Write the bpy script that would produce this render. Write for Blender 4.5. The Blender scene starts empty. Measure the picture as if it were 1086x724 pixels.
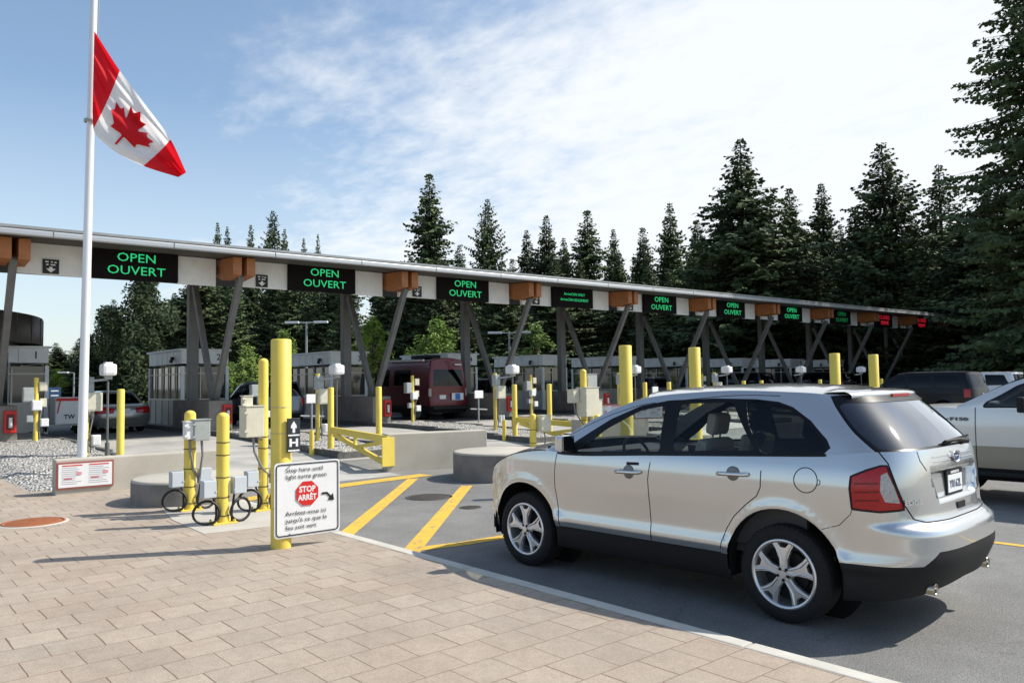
import bpy, bmesh, math, random
from mathutils import Vector, Matrix
from mathutils.geometry import tessellate_polygon
PI = math.pi
R_ = math.radians
random.seed(7)
scene = bpy.context.scene
col = scene.collection
# ---------------------------------------------------------------- camera
CAM_YAW, CAM_PITCH, CAM_ROLL, CAM_H = R_(40.6), 0.053, 0.015, 1.857
f0 = Vector((math.sin(CAM_YAW), math.cos(CAM_YAW), 0)); r0 = Vector((math.cos(CAM_YAW), -math.sin(CAM_YAW), 0))
fw = f0*math.cos(CAM_PITCH) + Vector((0, 0, math.sin(CAM_PITCH))); u0 = r0.cross(fw)
cr, sr = math.cos(CAM_ROLL), math.sin(CAM_ROLL)
rt = r0*cr - u0*sr; up = r0*sr + u0*cr
cam_d = bpy.data.cameras.new('camera'); cam = bpy.data.objects.new('camera', cam_d); col.objects.link(cam)
m3 = Matrix((rt, up, -fw)).transposed()
cam.matrix_world = Matrix.Translation((0, 0, CAM_H)) @ m3.to_4x4()
cam_d.sensor_width = 36; cam_d.lens = 840.09/1086*36; cam_d.clip_start = .05; cam_d.clip_end = 3000
scene.camera = cam
scene.view_settings.view_transform = 'Standard'; scene.view_settings.look = 'None'
scene.view_settings.gamma = 1; scene.view_settings.exposure = 0.45
# ---------------------------------------------------------------- sun and sky
SUN_AZ = math.atan2(.88, -.475)      # clockwise from +Y
SUN_EL = R_(44)
sun_dir = Vector((math.sin(SUN_AZ)*math.cos(SUN_EL), math.cos(SUN_AZ)*math.cos(SUN_EL), math.sin(SUN_EL)))
sl = bpy.data.lights.new('sun', 'SUN'); sl.energy = 4.3; sl.angle = R_(.53); sl.color = (1, .945, .85)
so = bpy.data.objects.new('sun', sl); col.objects.link(so); so.rotation_euler = sun_dir.to_track_quat('Z', 'Y').to_euler()
so.location = (30, -20, 40)
world = bpy.data.worlds.new('World'); scene.world = world; world.use_nodes = True
def build_world():
    nt = world.node_tree; N = nt.nodes; L = nt.links; N.clear()
    out = N.new('ShaderNodeOutputWorld'); bg = N.new('ShaderNodeBackground'); L.new(bg.outputs[0], out.inputs[0])
    sky = N.new('ShaderNodeTexSky'); sky.sky_type = 'NISHITA'; sky.sun_disc = False
    sky.sun_elevation = SUN_EL; sky.sun_rotation = SUN_AZ; sky.air_density = 1.0; sky.dust_density = 1.2; sky.ozone_density = 1.2
    tc = N.new('ShaderNodeTexCoord'); sep = N.new('ShaderNodeSeparateXYZ'); L.new(tc.outputs['Generated'], sep.inputs[0])
    def math_(op, a, b=None, clamp=False):
        n = N.new('ShaderNodeMath'); n.operation = op; n.use_clamp = clamp
        for i, v in enumerate((a, b)):
            if v is None: continue
            if isinstance(v, (int, float)): n.inputs[i].default_value = v
            else: L.new(v, n.inputs[i])
        return n.outputs[0]
    # project the view direction on a cloud sheet
    zc = math_('ADD', math_('MAXIMUM', sep.outputs[2], 0.0), .12)
    cx = math_('DIVIDE', sep.outputs[0], zc); cy = math_('DIVIDE', sep.outputs[1], zc)
    cmb = N.new('ShaderNodeCombineXYZ'); L.new(cx, cmb.inputs[0]); L.new(cy, cmb.inputs[1])
    mp = N.new('ShaderNodeMapping'); mp.inputs['Rotation'].default_value = (0, 0, R_(-20)); mp.inputs['Scale'].default_value = (1.0, .62, 1)
    L.new(cmb.outputs[0], mp.inputs[0])
    n1 = N.new('ShaderNodeTexNoise'); n1.inputs['Scale'].default_value = 1.0; n1.inputs['Detail'].default_value = 9; n1.inputs['Roughness'].default_value = .56
    n1.inputs['Distortion'].default_value = .5
    L.new(mp.outputs[0], n1.inputs['Vector'])
    n2 = N.new('ShaderNodeTexNoise'); n2.inputs['Scale'].default_value = 11; n2.inputs['Detail'].default_value = 6; n2.inputs['Roughness'].default_value = .6; n2.inputs['Distortion'].default_value = .15
    L.new(mp.outputs[0], n2.inputs['Vector'])
    # cover grows towards the sun side (cloud bank on the right), thin wisps on the left
    az = N.new('ShaderNodeVectorMath'); az.operation = 'DOT_PRODUCT'; L.new(tc.outputs['Generated'], az.inputs[0]); az.inputs[1].default_value = (.93, .30, -.45)
    cover = math_('MULTIPLY', math_('SUBTRACT', az.outputs['Value'], .46), 1.35)
    v = math_('ADD', math_('ADD', n1.outputs['Fac'], math_('MULTIPLY', math_('SUBTRACT', n2.outputs['Fac'], .5), .46)), cover)
    rmp = N.new('ShaderNodeMapRange'); rmp.interpolation_type = 'SMOOTHSTEP'; L.new(v, rmp.inputs[0])
    rmp.inputs[1].default_value = .42; rmp.inputs[2].default_value = .92; rmp.inputs[3].default_value = .05; rmp.inputs[4].default_value = .96
    hz = N.new('ShaderNodeMapRange'); L.new(sep.outputs[2], hz.inputs[0]); hz.inputs[1].default_value = .0; hz.inputs[2].default_value = .36
    hz.inputs[3].default_value = .55; hz.inputs[4].default_value = 0
    fac = math_('MAXIMUM', rmp.outputs[0], hz.outputs[0])
    mix = N.new('ShaderNodeMix'); mix.data_type = 'RGBA'; L.new(fac, mix.inputs['Factor']); 
    sc = N.new('ShaderNodeMix'); sc.data_type = 'RGBA'; sc.blend_type = 'MULTIPLY'; sc.inputs['Factor'].default_value = 1
    L.new(sky.outputs[0], sc.inputs['A']); sc.inputs['B'].default_value = (1.40, 1.50, 1.50, 1)
    L.new(sc.outputs['Result'], mix.inputs['A']); mix.inputs['B'].default_value = (8.1, 8.4, 8.7, 1)
    L.new(mix.outputs['Result'], bg.inputs[0]); bg.inputs[1].default_value = .088
build_world()
# ---------------------------------------------------------------- materials
MATS = {}
def mat(name, color, rough=.6, metal=0., noise=0., nscale=8., spec=.5, coat=0., bump=0., bscale=60., emit=None, estr=0., trans=0., alpha=1., ior=1.45, col2=None, detail=5):
    if name in MATS: return MATS[name]
    m = bpy.data.materials.new(name); m.use_nodes = True; nt = m.node_tree; N = nt.nodes; L = nt.links
    p = N['Principled BSDF']
    p.inputs['Base Color'].default_value = (*color, 1); p.inputs['Roughness'].default_value = rough; p.inputs['Metallic'].default_value = metal
    p.inputs['Specular IOR Level'].default_value = spec; p.inputs['Coat Weight'].default_value = coat; p.inputs['Coat Roughness'].default_value = .04
    p.inputs['IOR'].default_value = ior; p.inputs['Transmission Weight'].default_value = trans; p.inputs['Alpha'].default_value = alpha
    if emit: p.inputs['Emission Color'].default_value = (*emit, 1); p.inputs['Emission Strength'].default_value = estr
    if noise or bump or col2:
        tc = N.new('ShaderNodeTexCoord')
        if noise or col2:
            n = N.new('ShaderNodeTexNoise'); n.inputs['Scale'].default_value = nscale; n.inputs['Detail'].default_value = detail; n.inputs['Roughness'].default_value = .62
            L.new(tc.outputs['Object'], n.inputs['Vector'])
            r = N.new('ShaderNodeMapRange'); L.new(n.outputs['Fac'], r.inputs[0]); r.inputs[1].default_value = .3; r.inputs[2].default_value = .7
            mx = N.new('ShaderNodeMix'); mx.data_type = 'RGBA'; L.new(r.outputs[0], mx.inputs['Factor'])
            c2 = col2 if col2 else tuple(min(1, c*(1+noise)) for c in color)
            c1 = color if col2 else tuple(c*(1-noise) for c in color)
            mx.inputs['A'].default_value = (*c1, 1); mx.inputs['B'].default_value = (*c2, 1)
            L.new(mx.outputs['Result'], p.inputs['Base Color'])
        if bump:
            n = N.new('ShaderNodeTexNoise'); n.inputs['Scale'].default_value = bscale; n.inputs['Detail'].default_value = 4; L.new(tc.outputs['Object'], n.inputs['Vector'])
            b = N.new('ShaderNodeBump'); b.inputs['Strength'].default_value = bump; b.inputs['Distance'].default_value = .01
            L.new(n.outputs['Fac'], b.inputs['Height']); L.new(b.outputs[0], p.inputs['Normal'])
    MATS[name] = m; return m
def glass(name, tint, rough=.0, fac=.75):
    """thin sheet glass: tinted see-through mixed with a mirror coat by fresnel"""
    if name in MATS: return MATS[name]
    m = bpy.data.materials.new(name); m.use_nodes = True; nt = m.node_tree; N = nt.nodes; L = nt.links; N.clear()
    o = N.new('ShaderNodeOutputMaterial'); mx = N.new('ShaderNodeMixShader'); t = N.new('ShaderNodeBsdfTransparent'); g = N.new('ShaderNodeBsdfGlossy')
    t.inputs[0].default_value = (*tint, 1); g.inputs['Roughness'].default_value = rough; g.inputs[0].default_value = (.92, .95, 1, 1)
    fr = N.new('ShaderNodeFresnel'); fr.inputs[0].default_value = 1.5
    mu = N.new('ShaderNodeMath'); mu.operation = 'MULTIPLY'; mu.inputs[1].default_value = fac; L.new(fr.outputs[0], mu.inputs[0])
    L.new(mu.outputs[0], mx.inputs[0]); L.new(t.outputs[0], mx.inputs[1]); L.new(g.outputs[0], mx.inputs[2]); L.new(mx.outputs[0], o.inputs[0])
    MATS[name] = m; return m
# ---------------------------------------------------------------- object helpers
def tag(o, label=None, cat=None, group=None, kind=None):
    if label: o['label'] = label
    if cat: o['category'] = cat
    if group: o['group'] = group
    if kind: o['kind'] = kind
    return o
def empty(name, loc, rz=0, label=None, cat=None, group=None):
    o = bpy.data.objects.new(name, None); col.objects.link(o); o.location = loc; o.rotation_euler = (0, 0, rz)
    o.empty_display_size = .1
    return tag(o, label, cat, group)
def copy_tree(o, parent=None):
    c = o.copy(); col.objects.link(c)
    if parent is not None: c.parent = parent
    for ch in list(o.children): copy_tree(ch, c)
    return c
def lnk(name, me, parent=None):
    o = bpy.data.objects.new(name, me); col.objects.link(o)
    if parent is not None: o.parent = parent
    return o
class MB:
    def __init__(s): s.v = []; s.f = []; s.m = []; s.s = []; s.M = Matrix.Identity(4); s.mi = 0
    def add(s, vs, fs, smooth=False):
        b = len(s.v); s.v += [s.M @ Vector(v) for v in vs]
        for f in fs: s.f.append([b+i for i in f]); s.m.append(s.mi); s.s.append(smooth)
        return s
    def box(s, c, d, rz=0, bev=0, M=None):
        x, y, z = (k/2 for k in d); T = Matrix.Translation(c) @ (M if M else Matrix.Rotation(rz, 4, 'Z'))
        if bev:
            bm = bmesh.new(); bmesh.ops.create_cube(bm, size=1); bmesh.ops.scale(bm, vec=d, verts=bm.verts)
            bmesh.ops.bevel(bm, geom=bm.edges[:], offset=bev, segments=2, affect='EDGES', profile=.6)
            bm.verts.index_update(); s.add([T @ v.co for v in bm.verts], [[v.index for v in f.verts] for f in bm.faces]); bm.free()
        else:
            vs = [T @ Vector((a*x, b*y, e*z)) for a in (-1, 1) for b in (-1, 1) for e in (-1, 1)]
            s.add(vs, [(0, 1, 3, 2), (4, 6, 7, 5), (0, 4, 5, 1), (2, 3, 7, 6), (0, 2, 6, 4), (1, 5, 7, 3)])
        return s
    def frame(s, p0, p1):
        d = (Vector(p1)-Vector(p0)).normalized(); a = Vector((0, 0, 1)) if abs(d.z) < .9 else Vector((1, 0, 0))
        x = d.cross(a).normalized(); return x, d.cross(x).normalized()
    def cyl(s, p0, p1, r0, r1=None, n=16, cap=True, smooth=True, ph=0):
        r1 = r0 if r1 is None else r1; x, y = s.frame(p0, p1); p0 = Vector(p0); p1 = Vector(p1)
        vs = [p+(x*math.cos(a)+y*math.sin(a))*r for p, r in ((p0, r0), (p1, r1)) for a in [2*PI*k/n+ph for k in range(n)]]
        s.add(vs, [(k, (k+1) % n, n+(k+1) % n, n+k) for k in range(n)], smooth)
        if cap: s.add(vs, [tuple(range(n))[::-1], tuple(range(n, 2*n))])
        return s
    def bar(s, p0, p1, w, h):
        """rectangular bar, h measured vertically-ish"""
        p0 = Vector(p0); p1 = Vector(p1); d = (p1-p0).normalized(); a = Vector((0, 0, 1)) if abs(d.z) < .98 else Vector((0, 1, 0))
        x = d.cross(a).normalized()*w/2; y = x.cross(d).normalized()*h/2
        vs = [p+i*x+j*y for p in (p0, p1) for i, j in ((-1, -1), (1, -1), (1, 1), (-1, 1))]
        s.add(vs, [(3, 2, 1, 0), (4, 5, 6, 7), (0, 1, 5, 4), (1, 2, 6, 5), (2, 3, 7, 6), (3, 0, 4, 7)]); return s
    def tube(s, pts, r, n=8, closed=False):
        pts = [Vector(p) for p in pts]; K = len(pts); rings = []
        rr = r if isinstance(r, (list, tuple)) else [r]*K
        prev = None
        for i, p in enumerate(pts):
            a = pts[(i-1) % K] if (closed or i) else p; b = pts[(i+1) % K] if (closed or i < K-1) else p
            d = (b-a).normalized()
            if prev is None: x = d.orthogonal().normalized()
            else: x = (prev-d*prev.dot(d)).normalized()
            prev = x; y = d.cross(x); rings.append([p+(x*math.cos(t)+y*math.sin(t))*rr[i] for t in [2*PI*k/n for k in range(n)]])
        vs = [v for g in rings for v in g]; fs = []
        for i in range(K if closed else K-1):
            j = (i+1) % K
            fs += [(i*n+k, i*n+(k+1) % n, j*n+(k+1) % n, j*n+k) for k in range(n)]
        s.add(vs, fs, True)
        if not closed: s.add(rings[0], [tuple(range(n))[::-1]]); s.add(rings[-1], [tuple(range(n))])
        return s
    def lathe(s, prof, o=(0, 0, 0), n=24, axis='Z', smooth=True, closed=False):
        o = Vector(o); vs = []
        for r, z in prof:
            for k in range(n):
                a = 2*PI*k/n; c, d = r*math.cos(a), r*math.sin(a)
                vs.append(o+(Vector((c, d, z)) if axis == 'Z' else Vector((c, z, d)) if axis == 'Y' else Vector((z, c, d))))
        K = len(prof); fs = []
        for i in range(K if closed else K-1):
            j = (i+1) % K
            fs += [(i*n+k, i*n+(k+1) % n, j*n+(k+1) % n, j*n+k) for k in range(n)]
        s.add(vs, fs, smooth); return s
    def prism(s, poly, o, ux, uy, depth):
        """poly in 2D, spanned by ux, uy from o, extruded along ux x uy by depth (from 0)"""
        ux = Vector(ux); uy = Vector(uy); n = ux.cross(uy).normalized(); o = Vector(o); K = len(poly)
        a = [o+ux*p[0]+uy*p[1] for p in poly]; b = [p+n*depth for p in a]
        tri = tessellate_polygon([[Vector((p[0], p[1], 0)) for p in poly]])
        s.add(a+b, [tuple(t)[::-1] for t in tri]+[tuple(K+i for i in t) for t in tri]+[(i, (i+1) % K, K+(i+1) % K, K+i) for i in range(K)]); return s
    def quad(s, a, b, c, d): s.add([a, b, c, d], [(0, 1, 2, 3)]); return s
    def text(s, st, size, o, ux, uy, off=.002, bold=0, align='CENTER', sx=1):
        cu = bpy.data.curves.new('t', 'FONT'); cu.body = st; cu.size = size; cu.align_x = align; cu.align_y = 'CENTER'; cu.offset = bold; cu.resolution_u = 2
        cu.extrude = off/2
        ob = bpy.data.objects.new('t', cu); col.objects.link(ob); dg = bpy.context.evaluated_depsgraph_get(); dg.update()
        me = bpy.data.meshes.new_from_object(ob.evaluated_get(dg)); ux = Vector(ux).normalized(); uy = Vector(uy).normalized(); n = ux.cross(uy)
        o = Vector(o); s.add([o+ux*v.co.x*sx+uy*v.co.y+n*(v.co.z+off/2) for v in me.vertices], [tuple(p.vertices) for p in me.polygons])
        bpy.data.objects.remove(ob); bpy.data.curves.remove(cu); bpy.data.meshes.remove(me); return s
    def mesh(s, name, mats):
        me = bpy.data.meshes.new(name); me.from_pydata([tuple(v) for v in s.v], [], s.f)
        for m in (mats if isinstance(mats, (list, tuple)) else [mats]): me.materials.append(m)
        me.polygons.foreach_set('material_index', s.m); me.polygons.foreach_set('use_smooth', s.s); me.update(); return me
    def build(s, name, mats, parent=None): return lnk(name, s.mesh(name, mats), parent)
def curve1(pts):
    """smooth interpolation through (x, y) points (monotone cubic)"""
    pts = sorted(pts); X = [p[0] for p in pts]; Y = [p[1] for p in pts]; n = len(X)
    h = [X[i+1]-X[i] for i in range(n-1)]; d = [(Y[i+1]-Y[i])/h[i] for i in range(n-1)]
    m = [d[0]]+[0 if d[i-1]*d[i] <= 0 else (h[i-1]+h[i])*3/((2*h[i]+h[i-1])/d[i-1]+(h[i]+2*h[i-1])/d[i]) for i in range(1, n-1)]+[d[-1]]
    def F(x):
        if x <= X[0]: return Y[0]
        if x >= X[-1]: return Y[-1]
        lo, hi = 0, n-1
        while hi-lo > 1:
            k = (lo+hi)//2
            if X[k] <= x: lo = k
            else: hi = k
        i = lo; t = (x-X[i])/h[i]
        return (2*t**3-3*t*t+1)*Y[i]+(t**3-2*t*t+t)*h[i]*m[i]+(-2*t**3+3*t*t)*Y[i+1]+(t**3-t*t)*h[i]*m[i+1]
    return F
def lerp(a, b, t): return a+(b-a)*t
def sstep(a, b, x):
    t = min(1, max(0, (x-a)/(b-a))); return t*t*(3-2*t)
def inpoly(x, y, P):
    c = False; j = len(P)-1
    for i in range(len(P)):
        if (P[i][1] > y) != (P[j][1] > y) and x < (P[j][0]-P[i][0])*(y-P[i][1])/(P[j][1]-P[i][1])+P[i][0]: c = not c
        j = i
    return c
def pdist(x, y, P):
    best = 9
    for i in range(len(P)):
        ax, ay = P[i-1]; bx, by = P[i]; dx, dy = bx-ax, by-ay; L2 = dx*dx+dy*dy or 1e-9
        t = min(1, max(0, ((x-ax)*dx+(y-ay)*dy)/L2)); best = min(best, math.hypot(x-ax-t*dx, y-ay-t*dy))
    return best
def smooth_poly(P, k=3):
    """round a closed polygon with Catmull-Rom"""
    n = len(P); out = []
    for i in range(n):
        a, b, c, d = P[i-1], P[i], P[(i+1) % n], P[(i+2) % n]
        for j in range(k):
            t = j/k
            out.append(tuple(.5*(2*b[q]+(c[q]-a[q])*t+(2*a[q]-5*b[q]+4*c[q]-d[q])*t*t+(3*b[q]-a[q]-3*c[q]+d[q])*t**3) for q in (0, 1)))
    return out
def round_poly(P, r, k=3):
    """round corners of a closed polygon by radius r"""
    out = []; n = len(P)
    for i in range(n):
        a, b, c = Vector(P[i-1]), Vector(P[i]), Vector(P[(i+1) % n])
        u = a-b; w = c-b; q = min(r, u.length*.45, w.length*.45); p0 = b+u.normalized()*q; p2 = b+w.normalized()*q
        for j in range(k+1):
            t = j/k; out.append(tuple(p0*(1-t)**2+b*2*t*(1-t)+p2*t*t))
    return out
class Sheet:
    """a flat (s, t) grid that is cut along polygons and then bent onto a surface function; pieces become separate meshes"""
    def __init__(s, s0, s1, t0, t1, ds, dt):
        ns = max(2, int((s1-s0)/ds)); nt_ = max(2, int((t1-t0)/dt)); s.bm = bmesh.new()
        g = [[s.bm.verts.new((lerp(s0, s1, i/ns), lerp(t0, t1, j/nt_), 0)) for j in range(nt_+1)] for i in range(ns+1)]
        for i in range(ns):
            for j in range(nt_): s.bm.faces.new((g[i][j], g[i+1][j], g[i+1][j+1], g[i][j+1]))
        s.box = (s0, s1, t0, t1)
    def cut_seg(s, a, b):
        x0, x1 = min(a[0], b[0])-.012, max(a[0], b[0])+.012; y0, y1 = min(a[1], b[1])-.012, max(a[1], b[1])+.012
        fs = []
        for f in s.bm.faces:
            xs = [v.co.x for v in f.verts]; ys = [v.co.y for v in f.verts]
            if max(xs) > x0 and min(xs) < x1 and max(ys) > y0 and min(ys) < y1: fs.append(f)
        if not fs: return
        geom = set(fs)
        for f in fs: geom.update(f.edges); geom.update(f.verts)
        d = Vector((b[0]-a[0], b[1]-a[1], 0))
        if d.length < 1e-5: return
        bmesh.ops.bisect_plane(s.bm, geom=list(geom), plane_co=(a[0], a[1], 0), plane_no=(-d.y, d.x, 0), dist=1e-5)
    def cut(s, P, closed=True):
        for i in range(0 if closed else 1, len(P)): s.cut_seg(P[i-1], P[i])
    def pieces(s, classify):
        out = {}
        for f in s.bm.faces:
            c = f.calc_center_median(); k = classify(c.x, c.y)
            if k: out.setdefault(k, []).append([tuple(v.co.xy) for v in f.verts])
        return out
def bend(MBo, faces, F, mirror=True, flip=False, recess=None):
    """add faces (lists of (s,t)) mapped by F to an MB, remembering exact normals"""
    if not hasattr(MBo, 'nrm'): MBo.nrm = []
    cache = {}
    def ev(p):
        k = (round(p[0], 5), round(p[1], 5))
        if k not in cache:
            e = 2e-3; P = Vector(F(*p)); a = Vector(F(p[0]+e, p[1]))-Vector(F(p[0]-e, p[1])); b = Vector(F(p[0], p[1]+e))-Vector(F(p[0], p[1]-e))
            n = a.cross(b)
            n = n.normalized() if n.length > 1e-12 else Vector((0, 0, 1))
            if flip: n = -n
            cache[k] = (P, n)
        return cache[k]
    for sgn in ((1, -1) if mirror is True else (mirror,) if mirror in (1, -1) else (1,)):
        idx = {}; vs = []; fs = []; ns = []
        for f in faces:
            g = []
            for p in f:
                k = (round(p[0], 5), round(p[1], 5))
                if k not in idx:
                    P, n = ev(p); idx[k] = len(vs); vs.append(Vector((P.x, P.y*sgn, P.z))); ns.append(Vector((n.x, n.y*sgn, n.z)))
                g.append(idx[k])
            h = []
            for q in g:
                if q not in h: h.append(q)
            if len(h) > 2:
                if (sgn < 0) != flip: h = h[::-1]
                fs.append(h)
        b0 = len(MBo.v); MBo.nrm += [None]*(b0-len(MBo.nrm)); MBo.add(vs, fs, True); MBo.nrm += ns
    return MBo
def build_n(MBo, name, mats, parent=None, solid=0):
    me = MBo.mesh(name, mats)
    nr = MBo.nrm+[None]*(len(MBo.v)-len(MBo.nrm))
    vn = [tuple(n) if n is not None else (0, 0, 0) for n in nr]
    try: me.normals_split_custom_set_from_vertices(vn)
    except Exception as e: print('normals', e)
    return lnk(name, me, parent)
def ribbon(MBo, F, path, w, off=.0015, mirror=True, flip=False, depth=0):
    """narrow strip following a surface along an (s,t) path: shut lines, trims"""
    pts = []
    for i in range(len(path)-1):
        a, b = path[i], path[i+1]; L = math.hypot(b[0]-a[0], b[1]-a[1]); n = max(1, int(L/.03))
        pts += [(lerp(a[0], b[0], k/n), lerp(a[1], b[1], k/n)) for k in range(n)]
    pts.append(path[-1]); P = [Vector(F(*p)) for p in pts]; Nn = []
    for p in pts:
        e = 2e-3; a = Vector(F(p[0]+e, p[1]))-Vector(F(p[0]-e, p[1])); b = Vector(F(p[0], p[1]+e))-Vector(F(p[0], p[1]-e)); n = a.cross(b); n.normalize(); Nn.append(-n if flip else n)
    for sg in ((1, -1) if mirror is True else (mirror,) if mirror in (1, -1) else (1,)):
        vs = []
        for i, p in enumerate(P):
            d = (P[min(i+1, len(P)-1)]-P[max(i-1, 0)]); sd = d.cross(Nn[i])
            if sd.length < 1e-9: sd = Vector((0, 0, 1))
            sd = sd.normalized()*w/2; o = Nn[i]*off
            for q in (p-sd+o, p+sd+o): vs.append(Vector((q.x, q.y*sg, q.z)))
        fs = [(2*i, 2*i+1, 2*i+3, 2*i+2) for i in range(len(P)-1)]
        if sg > 0: fs = [f[::-1] for f in fs]
        MBo.add(vs, fs, True)
    return MBo
# ================================================================ vehicles
M_paint = mat('silver_paint', (.565, .575, .575), rough=.22, metal=.76, coat=1.0)
M_blackpl = mat('black_plastic', (.014, .014, .015), rough=.6, spec=.3)
M_gloss = mat('gloss_black', (.006, .006, .007), rough=.3, spec=.3)
M_rubber = mat('tyre_rubber', (.011, .011, .012), rough=.85, noise=.3, nscale=30)
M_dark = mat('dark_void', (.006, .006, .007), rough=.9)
M_alloy = mat('alloy', (.72, .72, .73), rough=.3, metal=.85, coat=.3)
M_chrome = mat('chrome', (.85, .86, .88), rough=.08, metal=1)
M_steel = mat('exhaust_steel', (.5, .45, .36), rough=.25, metal=1)
M_seatc = mat('seat_cloth', (.34, .31, .28), rough=.9, noise=.15, nscale=40)
M_inter = mat('interior_plastic', (.05, .05, .052), rough=.7)
M_glass = glass('clear_glass', (.90, .95, .93), fac=.45)
M_rearg = glass('rear_glass', (.05, .055, .06), rough=.03, fac=2.4)
M_tint = glass('tinted_glass', (.03, .034, .036), fac=.7)
M_dtint = glass('half_tinted_glass', (.30, .34, .34), fac=.95)
M_lensr = mat('red_lens', (.52, .004, .008), rough=.2, coat=.25, col2=(.26, .002, .004), nscale=45)
M_lensd = mat('red_lens_dark', (.16, .002, .004), rough=.3)
M_lensw = mat('clear_lens', (.42, .40, .38), rough=.2, coat=.5, noise=.3, nscale=60)
M_plate = mat('plate_white', (.78, .80, .80), rough=.4)
M_ink = mat('plate_ink', (.03, .05, .12), rough=.5)
M_badgeb = mat('badge_blue', (.02, .05, .18), rough=.2, coat=1)
def arc_table(A, w, n, K=200):
    pts = []
    for i in range(K+1):
        t = PI/2*i/K; pts.append((A*math.sin(t)**(2/n), w*max(0, math.cos(t))**(2/n)))
    L = [0]
    for i in range(K): L.append(L[-1]+math.hypot(pts[i+1][0]-pts[i][0], pts[i+1][1]-pts[i][1]))
    tot = L[-1]
    def th(q):
        q = min(1, max(0, q))*tot; lo, hi = 0, K
        while hi-lo > 1:
            m = (lo+hi)//2
            if L[m] <= q: lo = m
            else: hi = m
        return PI/2*(lo+(q-L[lo])/(L[hi]-L[lo]))/K
    return th, tot
class Shape:
    def __init__(s, **k):
        s.__dict__.update(k)
        s.thr, s.Lr = arc_table(s.sr0-s.xr(.8), s.w(.8), s.nr); s.thf, s.Lf = arc_table(s.xf(.6)-s.sf0, s.w(.8), s.nf)
        s.s0 = s.sr0-s.Lr; s.s1 = s.sf0+s.Lf
    def W(s, a, z):
        w = s.w(z)
        if a < s.sr0:
            t = s.thr((s.sr0-a)/s.Lr); x = s.sr0-(s.sr0-s.xr(z))*math.sin(t)**(2/s.nr); y = w*max(0, math.cos(t))**(2/s.nr)
        elif a > s.sf0:
            t = s.thf((a-s.sf0)/s.Lf); x = s.sf0+(s.xf(z)-s.sf0)*math.sin(t)**(2/s.nf); y = w*max(0, math.cos(t))**(2/s.nf)
        else:
            x = a; y = w
        for cx in (0, s.wb):
            d = math.hypot(x-cx, z-s.arch[1]); y += .016*math.exp(-((d-s.arch[0]-.01)/.05)**2)*(1 if y > .6 else 0)
        if s.extra:
            q = s.extra(a, z)
            x += q[0]; y += q[1]
        return (x, y, z)
    def zbelt(s, a): return s.zb(a)
    def G(s, a, h):
        h0 = h; zb = s.zb(min(a, s.sA)); wb = s.w(zb); x0 = lerp(s.gx0[0], s.gx0[1], h); xe = lerp(s.gxe[0], s.gxe[1], h)
        if a >= x0: x, k = a, 1.
        else:
            q = (x0-a)/(x0-s.s0); t = s.thr(q); x = x0-(x0-xe)*math.sin(t)**(2/s.nr); k = max(0, math.cos(t))**(2/s.nr)
        yR, zR = s.ry(a), s.rz(a)
        y = lerp(wb, yR, h)+.028*math.sin(PI*h)*min(1, (zR-zb)/.4)
        bulge = .03*math.sin(PI*h)*(1 if a < x0 else 0)*(1-k)
        return (x-bulge, y*k, lerp(zb, zR, h))
    def hAt(s, a, z):
        zb, zR = s.zb(a), s.rz(a); return (z-zb)/max(.02, zR-zb)
    def roof(s, a, r):
        B = s.G(a, 1); g = 1-abs(1-r)**2.4; xc = a+(s.wct[0]-s.sT)*sstep(s.sT-.9, s.sT, a) if a > s.gx0[1] else B[0]
        return (B[0]+(xc-B[0])*g, B[1]*(1-r), B[2]+s.crown*g*(sstep(s.s0, s.gx0[1]+.1, a)))
    def wind(s, u, t):
        a = lerp(s.sA, s.sT, t); E = s.G(a, 1); cx = lerp(s.wcb[0], s.wct[0], t); cz = lerp(s.wcb[1], s.wct[1], t)+.035*math.sin(PI*t)
        g = 1-abs(1-u)**2.2; return (E[0]+(cx-E[0])*g, E[1]*(1-u), E[2]+(cz-E[2])*g)
    def hood(s, a, r):
        z = s.zb(a); B = s.W(a, z); f = max(0, (a-s.sA)/(s.s1-s.sA)); xc = lerp(s.wcb[0], s.xf(s.zb(s.s1)), f**.85)
        g = 1-abs(1-r)**2.0; zc = max(z, s.hz(xc)); return (B[0]+(xc-B[0])*g, B[1]*(1-r), z+(zc-z)*g)
    def deck(s, a, r):
        z = s.zb(a); B = s.W(a, z); Gb = s.G(a, 0); 
        return (lerp(B[0], Gb[0], r), lerp(B[1], Gb[1], r), z+.02*math.sin(PI*r/2))
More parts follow.
